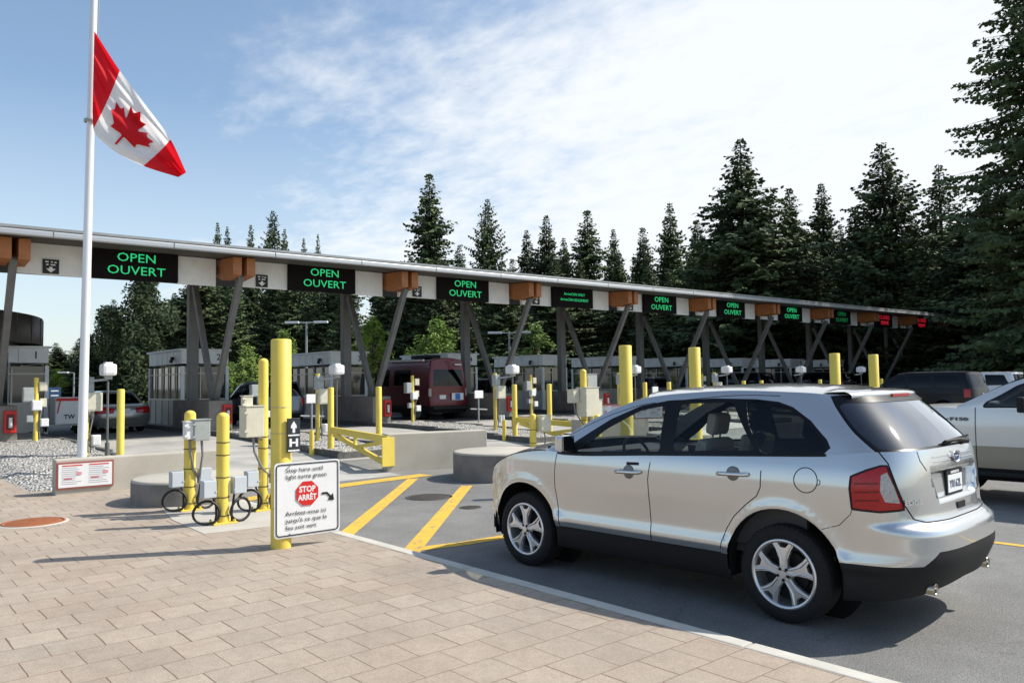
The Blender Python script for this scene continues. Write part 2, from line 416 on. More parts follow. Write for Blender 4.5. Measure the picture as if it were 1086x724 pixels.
def make_wheel(name, parent, x, y, side, r, rr, w, style='split'):
    """part 'wheel' (hub and brake disc) with tyre and rim as sub-parts; side=+1 faces +y"""
    o = MB(); S = side
    def P(yy): return y+S*yy
    o.cyl((x, P(-.14), r), (x, P(-.10), r), rr*.62, n=24); o.cyl((x, P(-.2), r), (x, P(-.13), r), rr*.93, n=24)
    root = o.build('wheel', [M_blackpl], parent)
    t = MB(); hw = w/2
    prof = [(rr*.985, -.02), (rr+.012, 0), (rr+.02, .004), (r-.055, .006), (r-.02, -.008), (r-.004, -.03), (r, -.05), (r, -w+.05), (r-.004, -w+.03), (r-.03, -w), (rr, -w+.01)]
    t.lathe([(a, S*b) for a, b in prof], (x, y, r), n=56, axis='Y')
    for k in range(56):                                  # shallow tread blocks on the shoulder
        a = 2*PI*k/56
        t.box((x+(r-.012)*math.cos(a), P(-.022), r+(r-.012)*math.sin(a)), (.022, .02, .012), M=Matrix.Rotation(-a+PI/2, 4, 'Y'))
    t.build('tyre', [M_rubber], root)
    m = MB()
    m.lathe([(rr+.006, S*-.012), (rr+.004, S*.0), (rr-.006, S*.004), (rr-.020, S*.001), (rr-.026, S*-.018), (rr-.04, S*-.13)], (x, y, r), n=56, axis='Y')
    ux = Vector((S, 0, 0)); 
    for k in range(5):
        a = 2*PI*k/5+R_(90)
        e1 = Vector((math.cos(a), 0, math.sin(a))); e2 = Vector((-math.sin(a), 0, math.cos(a)))
        R = rr-.012
        yf = P(-.012)
        if style == 'split':
            polys = [[(.03, -.030), (R*.45, -.034), (R*.72, -.060), (R*.96, -.096), (R*1.0, -.062), (R*.86, -.034), (R*.80, -.020), (R*.80, .020), (R*.86, .034), (R*1.0, .062), (R*.96, .096), (R*.72, .060), (R*.45, .034), (.03, .030)]]
        else:
            polys = [[(.03, -.03), (R*.99, -.045), (R*.99, .045), (.03, .03)]]
        n = e1.cross(e2)                                  # = -y or so
        for pl in polys:
            dep = .034
            sgn = 1 if n.y*S < 0 else -1
            # front face toward +side: extrude inward
            if sgn > 0: m.prism(pl, (x, yf, r), e1, e2, dep)
            else: m.prism([(p[0], -p[1]) for p in pl][::-1], (x, yf, r), e1, -e2 if False else e2, -dep)
            # raised centre rib pair for the sculpted look
            for q in (-1, 1):
                m.tube([Vector((x, yf, r))+e1*.06+e2*q*.02, Vector((x, yf+S*.004, r))+e1*R*.6+e2*q*.026, Vector((x, yf-S*.002, r))+e1*R*.95+e2*q*(.074 if style == 'split' else .03)], .0085, n=6)
        b = a+PI/5; c = Vector((math.cos(b), 0, math.sin(b)))*rr*.17
        m.mi = 1; m.cyl(Vector((x, P(-.01), r))+c, Vector((x, P(.003), r))+c, .012, n=8); m.mi = 0
    m.cyl((x, P(-.05), r), (x, P(-.004), r), rr*.27, rr*.22, n=24); m.cyl((x, P(0), r), (x, P(.008), r), rr*.12, rr*.11, n=20)
    m.build('rim', [M_alloy, M_blackpl], root)
    return root
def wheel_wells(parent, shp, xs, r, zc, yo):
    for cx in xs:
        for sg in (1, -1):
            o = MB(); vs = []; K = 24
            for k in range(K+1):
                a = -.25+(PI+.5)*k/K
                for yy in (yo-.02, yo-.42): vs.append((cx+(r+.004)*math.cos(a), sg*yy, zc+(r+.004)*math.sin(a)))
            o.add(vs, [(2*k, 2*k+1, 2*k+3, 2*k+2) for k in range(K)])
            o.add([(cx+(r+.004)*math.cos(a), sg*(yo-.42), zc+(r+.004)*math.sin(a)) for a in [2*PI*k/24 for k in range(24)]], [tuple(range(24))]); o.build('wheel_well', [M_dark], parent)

def edge_suv():
    XR = curve1([(.2, -.90), (.35, -.97), (.45, -1.03), (.6, -1.08), (.74, -1.08), (.79, -1.055), (.815, -1.0), (.86, -.975), (1.0, -.965), (1.2, -.95), (1.34, -.925), (1.5, -.8)])
    XF = curve1([(.2, 3.62), (.35, 3.74), (.5, 3.77), (.8, 3.78), (.95, 3.72), (1.2, 3.6)])
    WZ = curve1([(.2, .84), (.28, .90), (.38, .925), (.46, .935), (.50, .950), (.55, .949), (.62, .936), (.75, .942), (.9, .955), (1.05, .958), (1.16, .945), (1.24, .925), (1.34, .895), (1.5, .86)])
    ZB = curve1([(-1.4, 1.335), (-.8, 1.33), (-.42, 1.30), (.15, 1.27), (1.2, 1.22), (2.24, 1.17), (2.5, 1.19), (2.92, 1.14), (3.2, 1.06), (3.41, .985), (3.7, .91), (4.2, .87), (4.9, .86)])
    RY = curve1([(-.4, .655), (0, .67), (.5, .68), (1.0, .685), (1.4, .70), (1.7, .735), (2.0, .785), (2.3, .84), (2.5, .885)])
    RZ = curve1([(-1.4, 1.735), (-.5, 1.735), (-.2, 1.745), (.0, 1.755), (.5, 1.77), (1.0, 1.75), (1.4, 1.71), (1.7, 1.625), (2.0, 1.50), (2.3, 1.335), (2.5, 1.21)])
    HZ = curve1([(2.5, 1.23), (2.7, 1.235), (2.92, 1.225), (3.27, 1.175), (3.55, 1.08), (3.72, .97), (3.78, .88)])
    # licence plate recess on the tailgate
    shp = Shape(xr=XR, xf=XF, w=WZ, zb=ZB, ry=RY, rz=RZ, hz=HZ, sr0=-.40, nr=3.3, sf0=2.95, nf=2.3, wb=2.824, arch=(.475, .395), extra=None,
                gx0=(-.40, -.14), gxe=(-.925, -.54), sA=2.5, sT=1.4, wcb=(2.66, 1.235), wct=(1.62, 1.755), crown=.055)
    s0, s1 = shp.s0, shp.s1
    def sy(y, z):                                        # s coordinate on the tail for a given |y|
        best = min(range(400), key=lambda k: abs(shp.W(lerp(s0, shp.sr0, k/399), z)[1]-abs(y))); return lerp(s0, shp.sr0, best/399)
    rec = round_poly([(s0-.001, 1.175), (sy(.50, 1.0), 1.175), (sy(.40, 1.0), .955), (s0-.001, .955)], .05)
    rec_in = [p for p in [(s0-.001, 1.155), (sy(.465, 1.0), 1.155), (sy(.385, 1.0), .975), (s0-.001, .975)]]
    rec_o = [(s0-.3, 1.175), (sy(.50, 1.0), 1.175), (sy(.40, 1.0), .955), (s0-.3, .955)]
    def extra(a, z):
        if a < shp.sr0-.2 and inpoly(a, z, rec_o):
            d = pdist(a, z, rec_o); return (.038*min(1, d/.02), 0)
        return (0, 0)
    shp.extra = extra
    F = shp.W
    root = empty('car', (6.484, 3.38, 0), R_(92.83), 'silver crossover SUV waiting at the front of the near lane, seen from behind', 'car')
    # ---- lower body
    sh = Sheet(s0, s1, .20, 1.42, .045, .04)
    zbl = [(lerp(s0, s1, k/90), ZB(lerp(s0, s1, k/90))) for k in range(91)]
    sh.cut(zbl, closed=False)
    arch = lambda cx, r: [(cx+r*math.cos(2*PI*k/40), .395+r*math.sin(2*PI*k/40)) for k in range(40)]
    aR, aF = arch(0, .475), arch(2.824, .455)
    sh.cut(aR); sh.cut(aF); 
    rl = [(s0-.01, .635), (sy(.62, .6), .635), (sy(.74, .6), .545), (-.2, .53)]
    sh.cut_seg((-.2, .46), (3.3, .46)); sh.cut(rl, closed=False); sh.cut_seg((3.2, .36), (s1, .36)); rlP = rl+[(-.2, 0), (s0-.01, 0)]
    lowr = [(s0-.01, .36), (sy(.5, .4), .34), (sy(.85, .4), .29), (-.45, .25), (3.0, .25), (s1+.1, .25)]; sh.cut(lowr, closed=False)
    lowP = lowr+[(s1+.1, .1), (s0-.01, .1)]
    fd = [(2.335, 1.6), (2.345, 1.16), (2.372, .98), (2.375, .82), (2.34, .62), (2.315, .462), (1.225, .462), (1.235, .8), (1.24, 1.0), (1.215, 1.15), (1.2, 1.6)]
    rd = [(1.2, 1.6), (1.215, 1.15), (1.24, 1.0), (1.235, .8), (1.225, .462), (.535, .462), (.52, .55), (.475, .66), (.40, .77), (.28, .88), (.19, .95), (.155, 1.02), (.15, 1.15), (.15, 1.6)]
    sh.cut([p for p in fd if p[1] < 1.5], closed=False); sh.cut([p for p in rd if p[1] < 1.5], closed=False)
    tl = [(-.575, .925), (-.565, 1.07), (-.575, 1.155), (-.70, 1.205), (-.80, 1.235), (-.845, 1.235), (-.955, .965), (-.955, .93), (-.78, .915)]
    hl = [(3.33, .80), (3.30, .97), (3.5, .92), (3.75, .875), (3.98, .85), (3.95, .74), (3.6, .76)]
    sh.cut(tl); sh.cut(hl)
    tlw = [(-.845, 1.19), (-.80, 1.17), (-.79, 1.06), (-.82, .985), (-.93, .975), (-.90, 1.08)]
    sh.cut(tlw)
    hb = -1.0
    hat = [(s0, .822), (sy(.3, .83), .822), (sy(.62, .83), .832), (sy(.72, .85), .86), (-.965, .96), (-.855, 1.25), (-.78, 1.34)]
    sh.cut(hat, closed=False)
    sh.cut(rec_o); sh.cut(rec_in)
    gr = [(3.95, .52), (3.98, .82), (s1+.1, .82), (s1+.1, .52)]; sh.cut(gr)
    hatP = [(s0-.5, .822)]+hat+[(-.78, 1.6), (s0-.5, 1.6)]
    def cls(a, z):
        if z > ZB(a)-.0005 or inpoly(a, z, aR) or inpoly(a, z, aF) or inpoly(a, z, lowP): return None
        if inpoly(a, z, tlw) and inpoly(a, z, tl): return 'tlw'
        if inpoly(a, z, tl): return 'tl'
        if inpoly(a, z, hl): return 'hl'
        if inpoly(a, z, gr): return 'grille'
        if -.25 < a < 3.25 and z < .46: return 'clad'
        if inpoly(a, z, rlP): return 'clad'
        if a >= 3.2 and z < .36: return 'clad'
        if inpoly(a, z, fd): return 'fd'
        if inpoly(a, z, rd): return 'rd'
        if inpoly(a, z, hatP): return 'hatch'
        return 'body'
    pc = sh.pieces(cls)
    body = MB(); bend(body, pc['body'], F, flip=True)
    # ---- greenhouse
    gh = Sheet(s0, 2.5, 0, 1, .045, .07)
    Hh = lambda P: [(a, shp.hAt(a, z)) for a, z in P]
    def dens(P, n=3):
        out = []
        for i in range(len(P)):
            a, b = P[i], P[(i+1) % len(P)]
            out += [(lerp(a[0], b[0], k/n), lerp(a[1], b[1], k/n)) for k in range(n)]
        return out
    dlo = Hh(dens([(2.33, 1.165), (2.1, 1.31), (1.76, 1.51), (1.45, 1.635), (1.15, 1.685), (.7, 1.705), (.3, 1.70), (.10, 1.68), (-.03, 1.64), (-.2, 1.54), (-.355, 1.40), (-.385, 1.345), (-.34, 1.298), (.15, 1.272), (1.2, 1.222), (2.2, 1.17)], 3))
    gf = Hh(round_poly([(2.10, 1.195), (1.76, 1.425), (1.44, 1.59), (1.17, 1.64), (1.13, 1.245)], .04))
    g2 = Hh(round_poly([(1.01, 1.655), (.50, 1.672), (.22, 1.300), (.99, 1.255)], .04))
    gq = Hh(smooth_poly([(.38, 1.672), (.12, 1.655), (-.02, 1.615), (-.18, 1.52), (-.33, 1.385), (-.355, 1.345), (-.32, 1.318), (.0, 1.302), (.17, 1.293)], 2))
    rg_ = [(s0-.001, .04), (-.93, .03), (-.80, .05), (-.66, .35), (-.55, .70), (-.52, .80), (-.58, .85), (s0-.001, .85)]
    rg = rg_
    rgo = [(s0-.5, -.01), (-.84, -.01), (-.765, .0), (-.62, .35), (-.46, .82), (-.42, .97), (-.5, .985), (s0-.5, .985)]
    for P in (dlo, gf, g2, gq): gh.cut(P)
    gh.cut(rg); gh.cut(rgo)
    rgP = [(s0-.5, .04)]+rg[1:-1]+[(s0-.5, .85)]
    def clg(a, h):
        if inpoly(a, h, gf): return 'gf'
        if inpoly(a, h, g2): return 'g2'
        if inpoly(a, h, gq): return 'gq'
        if inpoly(a, h, dlo): return 'trim'
        if inpoly(a, h, rgP): return 'rg'
        if inpoly(a, h, rgo): return 'rtrim_shade'
        return 'body'
    pg = gh.pieces(clg); G = shp.G
    bend(body, pg['body'], G, flip=True)
    body.mi = 0
    bo = build_n(body, 'body', [M_paint], root)
    rf = MB(); rs = Sheet(s0+.002, 1.4, 0, 1, .06, .08); bend(rf, rs.pieces(lambda a, b: 1)[1], shp.roof, flip=True); build_n(rf, 'roof', [M_paint], root)
    hd = MB(); hs = Sheet(2.5, s1-.002, 0, 1, .06, .08); bend(hd, hs.pieces(lambda a, b: 1)[1], shp.hood, flip=True); build_n(hd, 'hood', [M_paint], root)
    ws = MB(); wsh = Sheet(0, 1, 0, 1, .08, .08); bend(ws, wsh.pieces(lambda a, b: 1)[1], shp.wind, flip=True); build_n(ws, 'windshield', [M_glass], root)
    cw = MB(); cw.tube([shp.wind(u, 0) for u in [k/10 for k in range(11)]]+[(lambda q: (q[0], -q[1], q[2]))(shp.wind(1-k/10, 0)) for k in range(1, 11)], .022, n=6)
    cw.build('cowl', [M_blackpl], root)
    tr = MB(); bend(tr, pg['trim'], G, flip=True); bend(tr, pg['rtrim_shade'], G, flip=True)  # rear trim with a black top band that paints in shade under the spoiler
    ribbon(tr, F, [(a, ZB(a)-.004) for a in [lerp(2.34, -.36, k/60) for k in range(61)]], .020, off=.006, flip=True)
    build_n(tr, 'window_trim_and_shade', [M_gloss], root)
    for nm, key, mt in (('door_window', 'gf', M_glass), ('door_window', 'g2', M_glass), ('quarter_window', 'gq', M_tint)):
        for sg in (1, -1):
            q = MB(); bend(q, pg[key], G, mirror=sg, flip=True); q.v = [v-Vector((0, sg*.006, 0)) for v in q.v]; build_n(q, nm, [mt], root)
    q = MB(); bend(q, pg['rg'], G, flip=True); q.v = [v+Vector((.004, 0, 0)) for v in q.v]; rw = build_n(q, 'rear_window', [M_rearg], root)
    cl = MB(); bend(cl, pc['clad'], F, flip=True)
    for cx, r in ((0, .475), (2.824, .455)):             # rolled arch lip
        pass
    build_n(cl, 'cladding', [M_blackpl], root)
    for sg in (1, -1):
        for key, hx, nm in (('fd', 1.45, 'front_door'), ('rd', .395, 'rear_door')):
            d = MB(); bend(d, pc[key], F, mirror=sg, flip=True); dj = build_n(d, nm, [M_paint], root)
            h = MB(); zc = 1.05 if key == 'fd' else 1.107; dz = .026; yb = shp.w(zc)
            h.lathe([(.0, .005*sg), (.050, .004*sg), (.062, -.004*sg)], (hx, sg*(yb+.004), zc), n=20, axis='Y')
            h.mi = 1
            pts = [(hx+.135, sg*(yb+.004), zc-.004), (hx+.12, sg*(yb+.032), zc-.003), (hx+.06, sg*(yb+.048), zc), (hx-.06, sg*(yb+.048), zc+.003), (hx-.11, sg*(yb+.034), zc+.004), (hx-.135, sg*(yb+.006), zc+.005)]
            h.tube(pts, [.014, .018, .017, .017, .019, .016], n=8)
            h.build('door_handle', [mat('handle_recess_shade', (.20, .20, .20), rough=.4, metal=.6), mat('handle_silver', (.74, .74, .72), rough=.2, metal=.9)], dj)  # disc behind the handle in darker grey, painting in the recess shade
        t_ = MB(); bend(t_, pc['tl'], F, mirror=sg, flip=True); 
        ribbon(t_, F, tl+[tl[0]], .012, off=.004, mirror=sg, flip=True)
        for i in range(len(t_.m)):
            pass
        tlo = build_n(t_, 'taillight', [M_lensr], root)
        t2 = MB(); bend(t2, pc['tlw'], F, mirror=sg, flip=True); build_n(t2, 'reverse_light', [M_lensw], tlo)
        t3 = MB(); ribbon(t3, F, tl+[tl[0]], .014, off=.005, mirror=sg, flip=True); t3.build('taillight_rim', [M_blackpl], tlo)
        for zz in (.985, 1.045, 1.105): t3 = MB(); ribbon(t3, F, [(-.60, zz), (-.78, zz+.01)], .010, off=.003, mirror=sg, flip=True); t3.build('lamp_rib', [M_lensd], tlo)
        t_ = MB(); bend(t_, pc['hl'], F, mirror=sg, flip=True); build_n(t_, 'headlight', [M_lensw], root)
    h = MB(); bend(h, pc['hatch'], F, flip=True); hat_o = build_n(h, 'hatch', [M_paint], root)
    if 'grille' in pc:
        g = MB(); bend(g, pc['grille'], F, flip=True); build_n(g, 'grille', [M_chrome], root)
    # ---- shut lines
    sl_ = MB()
    for P in ([p for p in fd if p[1] < 1.5][::-1], [p for p in rd if p[1] < 1.5]): ribbon(sl_, F, [p if p[1] < 1.165 else (p[0], p[1]) for p in P], .0075, off=.0012, flip=True)
    ribbon(sl_, F, hat, .009, off=.0015, flip=True)
    ribbon(sl_, F, [(sy(.60, 1.3), 1.325), (sy(.58, 1.3), 1.26), (sy(.53, 1.2), 1.185)], .006, off=.0015, flip=True)
    ribbon(sl_, F, [(-.575, .925), (-.56, .885), (-.46, .80), (-.33, .755)], .005, off=.001, flip=True)
    ribbon(sl_, F, [(-.215+.092*math.cos(2*PI*k/40), 1.103+.092*math.sin(2*PI*k/40)) for k in range(41)], .007, off=.001, mirror=1, flip=True)
    ribbon(sl_, F, [(-.215-.094+.02*math.cos(2*PI*k/16), 1.095+.02*math.sin(2*PI*k/16)) for k in range(5, 13)], .006, off=.001, mirror=1, flip=True)
    ribbon(sl_, F, [(a, ZB(a)-.002) for a in [lerp(2.5, 4.4, k/40) for k in range(41)]], .008, off=.002, flip=True)
    ribbon(sl_, G, [(2.46, .93)]+[(a, .88) for a in [lerp(2.2, 1.3, k/20) for k in range(21)]], .006, off=.001, flip=True)
    ribbon(sl_, G, [(a, lerp(.87, .93, sstep(1.3, .2, a))) for a in [lerp(1.3, .1, k/20) for k in range(21)]], .006, off=.001, flip=True)
    ribbon(sl_, G, [(1.18, shp.hAt(1.18, 1.66)), (1.18, .9)], .006, off=.001, flip=True)
    sl_.build('panel_gap', [M_dark], root)
    # keypad strip and badge on the front door
    kp = MB(); ribbon(kp, F, [(1.475, 1.123), (1.34, 1.127)], .026, off=.004, mirror=1, flip=True); kp.build('keypad', [M_blackpl], root)
    # ---- roof spoiler
    sp = MB(); K = 20; top = []; 
    for k in range(-K, K+1):
        y = .64*k/K; e = 1-abs(k/K)**3
        top.append((y, e))
    rows = []
    for y, e in top:
        xt = -.44-.12*e; zt = 1.735+.012*e
        rows.append([(-.22, y*.985, 1.752+.035*e), (-.40, y, 1.756+.016*e), (xt, y*.97, zt), (xt-.004, y*.97, zt-.035), (-.42-.03*e, y*.95, zt-.052)])
    vs = [p for r in rows for p in r]; n = 5
    sp.add(vs, [(i*n+j, i*n+j+1, (i+1)*n+j+1, (i+1)*n+j) for i in range(len(rows)-1) for j in range(n-1)], True)
    spo = sp.build('spoiler', [M_paint], root)
    b = MB(); b.box((-.566, 0, 1.722), (.012, .34, .022)); b.build('brake_light', [M_lensr], spo)
    # ---- wiper
    wp = MB()
    def GR(y, h):
        a = min([lerp(s0, -.4, k/200) for k in range(201)], key=lambda a: abs(G(a, h)[1]-abs(y))); p = G(a, h); return Vector((p[0]-.02, math.copysign(p[1], y) if y else 0, p[2]))
    p0 = GR(-.30, .05); p1 = GR(-.10, .10); p2 = GR(.16, .10)
    wp.cyl(p0+Vector((.03, 0, 0)), p0-Vector((.03, 0, 0)), .030, .022, n=10); wp.tube([p0-Vector((.02, 0, 0)), p1-Vector((.03, 0, 0)), p2-Vector((.022, 0, 0))], [.02, .017, .010], n=6)
    wp.bar(GR(-.52, .12)-Vector((.008, 0, 0)), p2-Vector((.008, 0, .01)), .014, .018)
    wp.build('wiper', [M_blackpl], root)
    # ---- tailgate details
    xb = -.885
    bd = MB(); bd.lathe([(0, 0), (.052, 0), (.058, -.004), (.058, -.012)], (0, 0, 0), n=28, axis='X'); bd.v = [Vector((v.x+0, v.y*1.25, v.z*.78)) for v in bd.v]
    bd.v = [v+Vector((F(s0, 1.255)[0]-.012, 0, 1.255)) for v in bd.v]; bdo = bd.build('badge', [M_chrome], root)
    bx = F(s0, 1.255)[0]-.0135
    b2 = MB(); b2.prism([(.058*math.cos(2*PI*k/28), .033*math.sin(2*PI*k/28)) for k in range(28)], (bx, 0, 1.255), (0, -1, 0), (0, 0, 1), .0015)
    b2.mi = 1; b2.text('Ford', .042, (bx-.002, 0, 1.255), (0, -1, 0), (0, .0, 1), off=.001); b2.build('badge_face', [M_badgeb, M_chrome], bdo)
    for zz in (1.238, 1.272):
        for sg in (1, -1):
            st = MB(); st.tube([(F(sy(y, 1.25), zz)[0]-.002, sg*y, zz) for y in (.10, .2, .3, .42)], .0035, n=5); st.build('tailgate_strip', [M_paint], root)
    px = F(s0+.02, 1.06)[0]-.012
    pl = MB(); pl.box((px+.004, 0, 1.065), (.014, .345, .185), bev=.004); plo = pl.build('licence_plate', [M_blackpl], root)
    pf = MB(); pf.box((px-.004, 0, 1.055), (.004, .305, .13)); pf.mi = 1
    pf.text('Y0162L', .085, (px-.0065, 0, 1.048), (0, -1, 0), (0, 0, 1), bold=.0005, sx=.95)
    pf.mi = 0; pf.text('WASHINGTON', .026, (px-.0042, 0, 1.137), (0, -1, 0), (0, 0, 1), bold=.001)
    pf.build('plate_face', [M_plate, M_ink], plo)
    lg = MB(); lg.text('EDGE', .045, (0, 0, 0), (0, -1, 0), (0, 0, 1), off=.006, bold=.002, sx=1.5)
    a0 = sy(.72, 1.0); Pb = Vector(F(a0, .975)); e = .01; tg = (Vector(F(a0+e, .975))-Vector(F(a0-e, .975))).normalized()
    rot = Matrix.Rotation(math.atan2(-tg.y, -tg.x)+PI/2, 4, 'Z')
    lg.v = [rot @ v+Pb+Vector((-.006, .002, 0)) for v in lg.v]; lg.build('lettering', [M_chrome], root)
    hr = MB(); hr.box((F(s0, .885)[0]-.003, 0, .895), (.01, .17, .05), bev=.004); hr.build('hatch_grip', [M_blackpl], root)
    # ---- exhausts
    for sg in (1, -1):
        ex = MB(); c = (-.80, sg*.56, .335); ex.lathe([(.036, .06), (.040, 0), (.042, -.13), (.038, -.135), (.034, -.12), (.034, .04)], (-.84, sg*.58, .36), n=20, axis='X')
        ex.build('exhaust_tip', [M_steel], root)
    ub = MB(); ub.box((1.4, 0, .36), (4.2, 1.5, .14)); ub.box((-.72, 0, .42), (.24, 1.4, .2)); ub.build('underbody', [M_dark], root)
    # bumper step (reflectors, lower grip)
    # ---- mirrors
    for sg in (1, -1):
        mm = MB(); mm.M = Matrix.Translation((2.16, sg*1.03, 1.26)) @ Matrix.Rotation(sg*.12, 4, 'Z')
        mm.box((0.01, 0, .02), (.10, .19, .15), bev=.035); mm.M = Matrix.Identity(4)
        mo = mm.build('mirror', [M_paint], root)
        ml = MB(); ml.bar((2.17, sg*.90, 1.20), (2.17, sg*.99, 1.205), .09, .035); ml.build('mirror_arm', [M_blackpl], mo)
        mg = MB(); mg.M = Matrix.Translation((2.16, sg*1.03, 1.28)) @ Matrix.Rotation(sg*.12, 4, 'Z'); mg.box((-.046, 0, 0), (.010, .18, .14), bev=.004); mg.M = Matrix.Identity(4)
        mg.build('mirror_glass', [mat('mirror_glass', (.30, .34, .36), rough=.03, metal=1)], mo)
    # ---- cabin
    it = MB(); it.box((1.1, 0, .50), (2.9, 1.6, .06)); it.box((1.15, .80, .85), (2.6, .05, .62)); it.box((1.15, -.80, .85), (2.6, .05, .62))
    it.box((-.55, 0, .9), (.2, 1.3, .7)); it.build('cabin_floor', [M_inter], root)
    ds = MB(); ds.box((2.22, 0, 1.07), (.55, 1.5, .20), bev=.06); ds.box((2.0, .36, 1.13), (.22, .42, .12), bev=.04); ds.build('dashboard', [M_inter], root)
    sw = MB(); sw.M = Matrix.Translation((1.80, .37, 1.14)) @ Matrix.Rotation(R_(-65), 4, 'Y'); sw.tube([(.185*math.cos(2*PI*k/28), .185*math.sin(2*PI*k/28), 0) for k in range(28)], .015, n=7, closed=True)
    sw.box((0, 0, -.01), (.13, .16, .04), bev=.015); sw.bar((0, -.17, 0), (0, .17, 0), .03, .02); sw.bar((-.17, 0, 0), (0, 0, 0), .03, .02); sw.M = Matrix.Identity(4)
    sw.build('steering_wheel', [M_blackpl], root)
    for (sx_, sy_, ww) in ((1.20, .37, .50), (1.20, -.37, .50), (.30, .36, .62), (.30, -.36, .62)):
        s_ = MB(); s_.box((sx_+.12, sy_, .72), (.52, ww, .16), bev=.05); s_.M = Matrix.Translation((sx_-.22, sy_, 1.02)) @ Matrix.Rotation(R_(-14), 4, 'Y'); s_.box((0, 0, 0), (.13, ww, .66), bev=.06); s_.M = Matrix.Identity(4)
        so_ = s_.build('seat', [M_seatc], root)
        hrs = MB(); hrs.M = Matrix.Translation((sx_-.315, sy_, 1.45)) @ Matrix.Rotation(R_(-12), 4, 'Y'); hrs.box((0, 0, .02), (.10, .27, .20), bev=.045); hrs.cyl((0, .06, -.2), (0, .06, 0), .008); hrs.cyl((0, -.06, -.2), (0, -.06, 0), .008); hrs.M = Matrix.Identity(4)
        hrs.build('headrest', [M_seatc], so_)
    wheel_wells(root, shp, (0, 2.824), .475, .395, .93)
    for cx in (0, 2.824):
        for sg in (1, -1): make_wheel('wheel', root, cx, sg*.935, sg, .372, .262, .245)
    return root
EDGE = edge_suv()
# ================================================================ setting
def worn(name, c1, c2, chip, th, sc, rough):
    """paint with scuffed and chipped patches"""
    m = mat(name, c1, rough=rough, col2=c2, nscale=2.5, detail=8); nt = m.node_tree; N = nt.nodes; L = nt.links; p = N['Principled BSDF']
    src = p.inputs['Base Color'].links[0].from_socket; tc = N.new('ShaderNodeTexCoord'); oi = N.new('ShaderNodeObjectInfo'); ad = N.new('ShaderNodeVectorMath'); ad.operation = 'ADD'
    L.new(tc.outputs['Object'], ad.inputs[0]); L.new(oi.outputs['Location'], ad.inputs[1])
    n = N.new('ShaderNodeTexNoise'); n.inputs['Scale'].default_value = sc; n.inputs['Detail'].default_value = 12; n.inputs['Roughness'].default_value = .78; L.new(ad.outputs[0], n.inputs['Vector'])
    r = N.new('ShaderNodeMapRange'); L.new(n.outputs['Fac'], r.inputs[0]); r.inputs[1].default_value = th; r.inputs[2].default_value = th+.035
    mx = N.new('ShaderNodeMix'); mx.data_type = 'RGBA'; L.new(r.outputs[0], mx.inputs['Factor']); L.new(src, mx.inputs['A']); mx.inputs['B'].default_value = (*chip, 1); L.new(mx.outputs['Result'], p.inputs['Base Color'])
    return m
def gz(Y): return .35*sstep(12, 25, Y)
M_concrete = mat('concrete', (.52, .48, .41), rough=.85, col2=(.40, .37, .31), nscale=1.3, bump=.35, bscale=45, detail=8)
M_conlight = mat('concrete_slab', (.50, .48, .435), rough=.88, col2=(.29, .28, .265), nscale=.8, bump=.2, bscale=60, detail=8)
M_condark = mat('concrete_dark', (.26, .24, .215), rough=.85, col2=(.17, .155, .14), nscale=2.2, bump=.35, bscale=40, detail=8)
M_kerbdark = mat('kerb_dark', (.11, .11, .105), rough=.8, noise=.3, nscale=6)
M_kerb = mat('kerb_concrete', (.58, .555, .49), rough=.85, col2=(.46, .44, .39), nscale=3, bump=.2)
M_yel = worn('yellow_paint', (.80, .63, .12), (.72, .54, .085), (.16, .12, .07), .66, 6, .5)
M_yelroad = worn('road_yellow', (.72, .45, .045), (.58, .37, .06), (.20, .19, .165), .56, 7, .8)
M_galv = mat('galvanised_grey', (.33, .34, .34), rough=.5, metal=.2, noise=.12, nscale=10)
M_steelp = mat('painted_steel', (.13, .13, .125), rough=.5, noise=.15, nscale=3)
M_beige = mat('box_beige', (.62, .59, .47), rough=.5, noise=.08, nscale=9)
M_boxgrey = mat('box_grey', (.36, .39, .38), rough=.5, noise=.1, nscale=12)
M_white = mat('white_paint', (.78, .78, .77), rough=.5, noise=.04, nscale=6)
M_whiteb = mat('booth_white', (.80, .83, .86), rough=.45, noise=.05, nscale=3)
M_black = mat('black_paint', (.015, .015, .016), rough=.5)
M_red = mat('sign_red', (.62, .025, .02), rough=.45)
M_orange = mat('glulam', (.44, .175, .058), rough=.5, col2=(.33, .12, .04), nscale=5, detail=8)
M_roofm = mat('roof_metal', (.30, .31, .31), rough=.42, metal=.4, noise=.12, nscale=1.2)
M_fascia = mat('fascia_metal', (.46, .47, .48), rough=.35, metal=.5)
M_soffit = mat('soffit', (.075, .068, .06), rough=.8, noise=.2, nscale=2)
M_bglass = mat('booth_glass', (.02, .028, .032), rough=.05, spec=.9, coat=.5)
M_cable = mat('cable', (.012, .012, .013), rough=.45)
M_conduit = mat('conduit', (.22, .22, .22), rough=.5)
M_bark = mat('bark', (.055, .042, .032), rough=.95, noise=.3, nscale=4)
def nmat(name):
    m = bpy.data.materials.new(name); m.use_nodes = True; return m, m.node_tree.nodes, m.node_tree.links, m.node_tree.nodes['Principled BSDF']
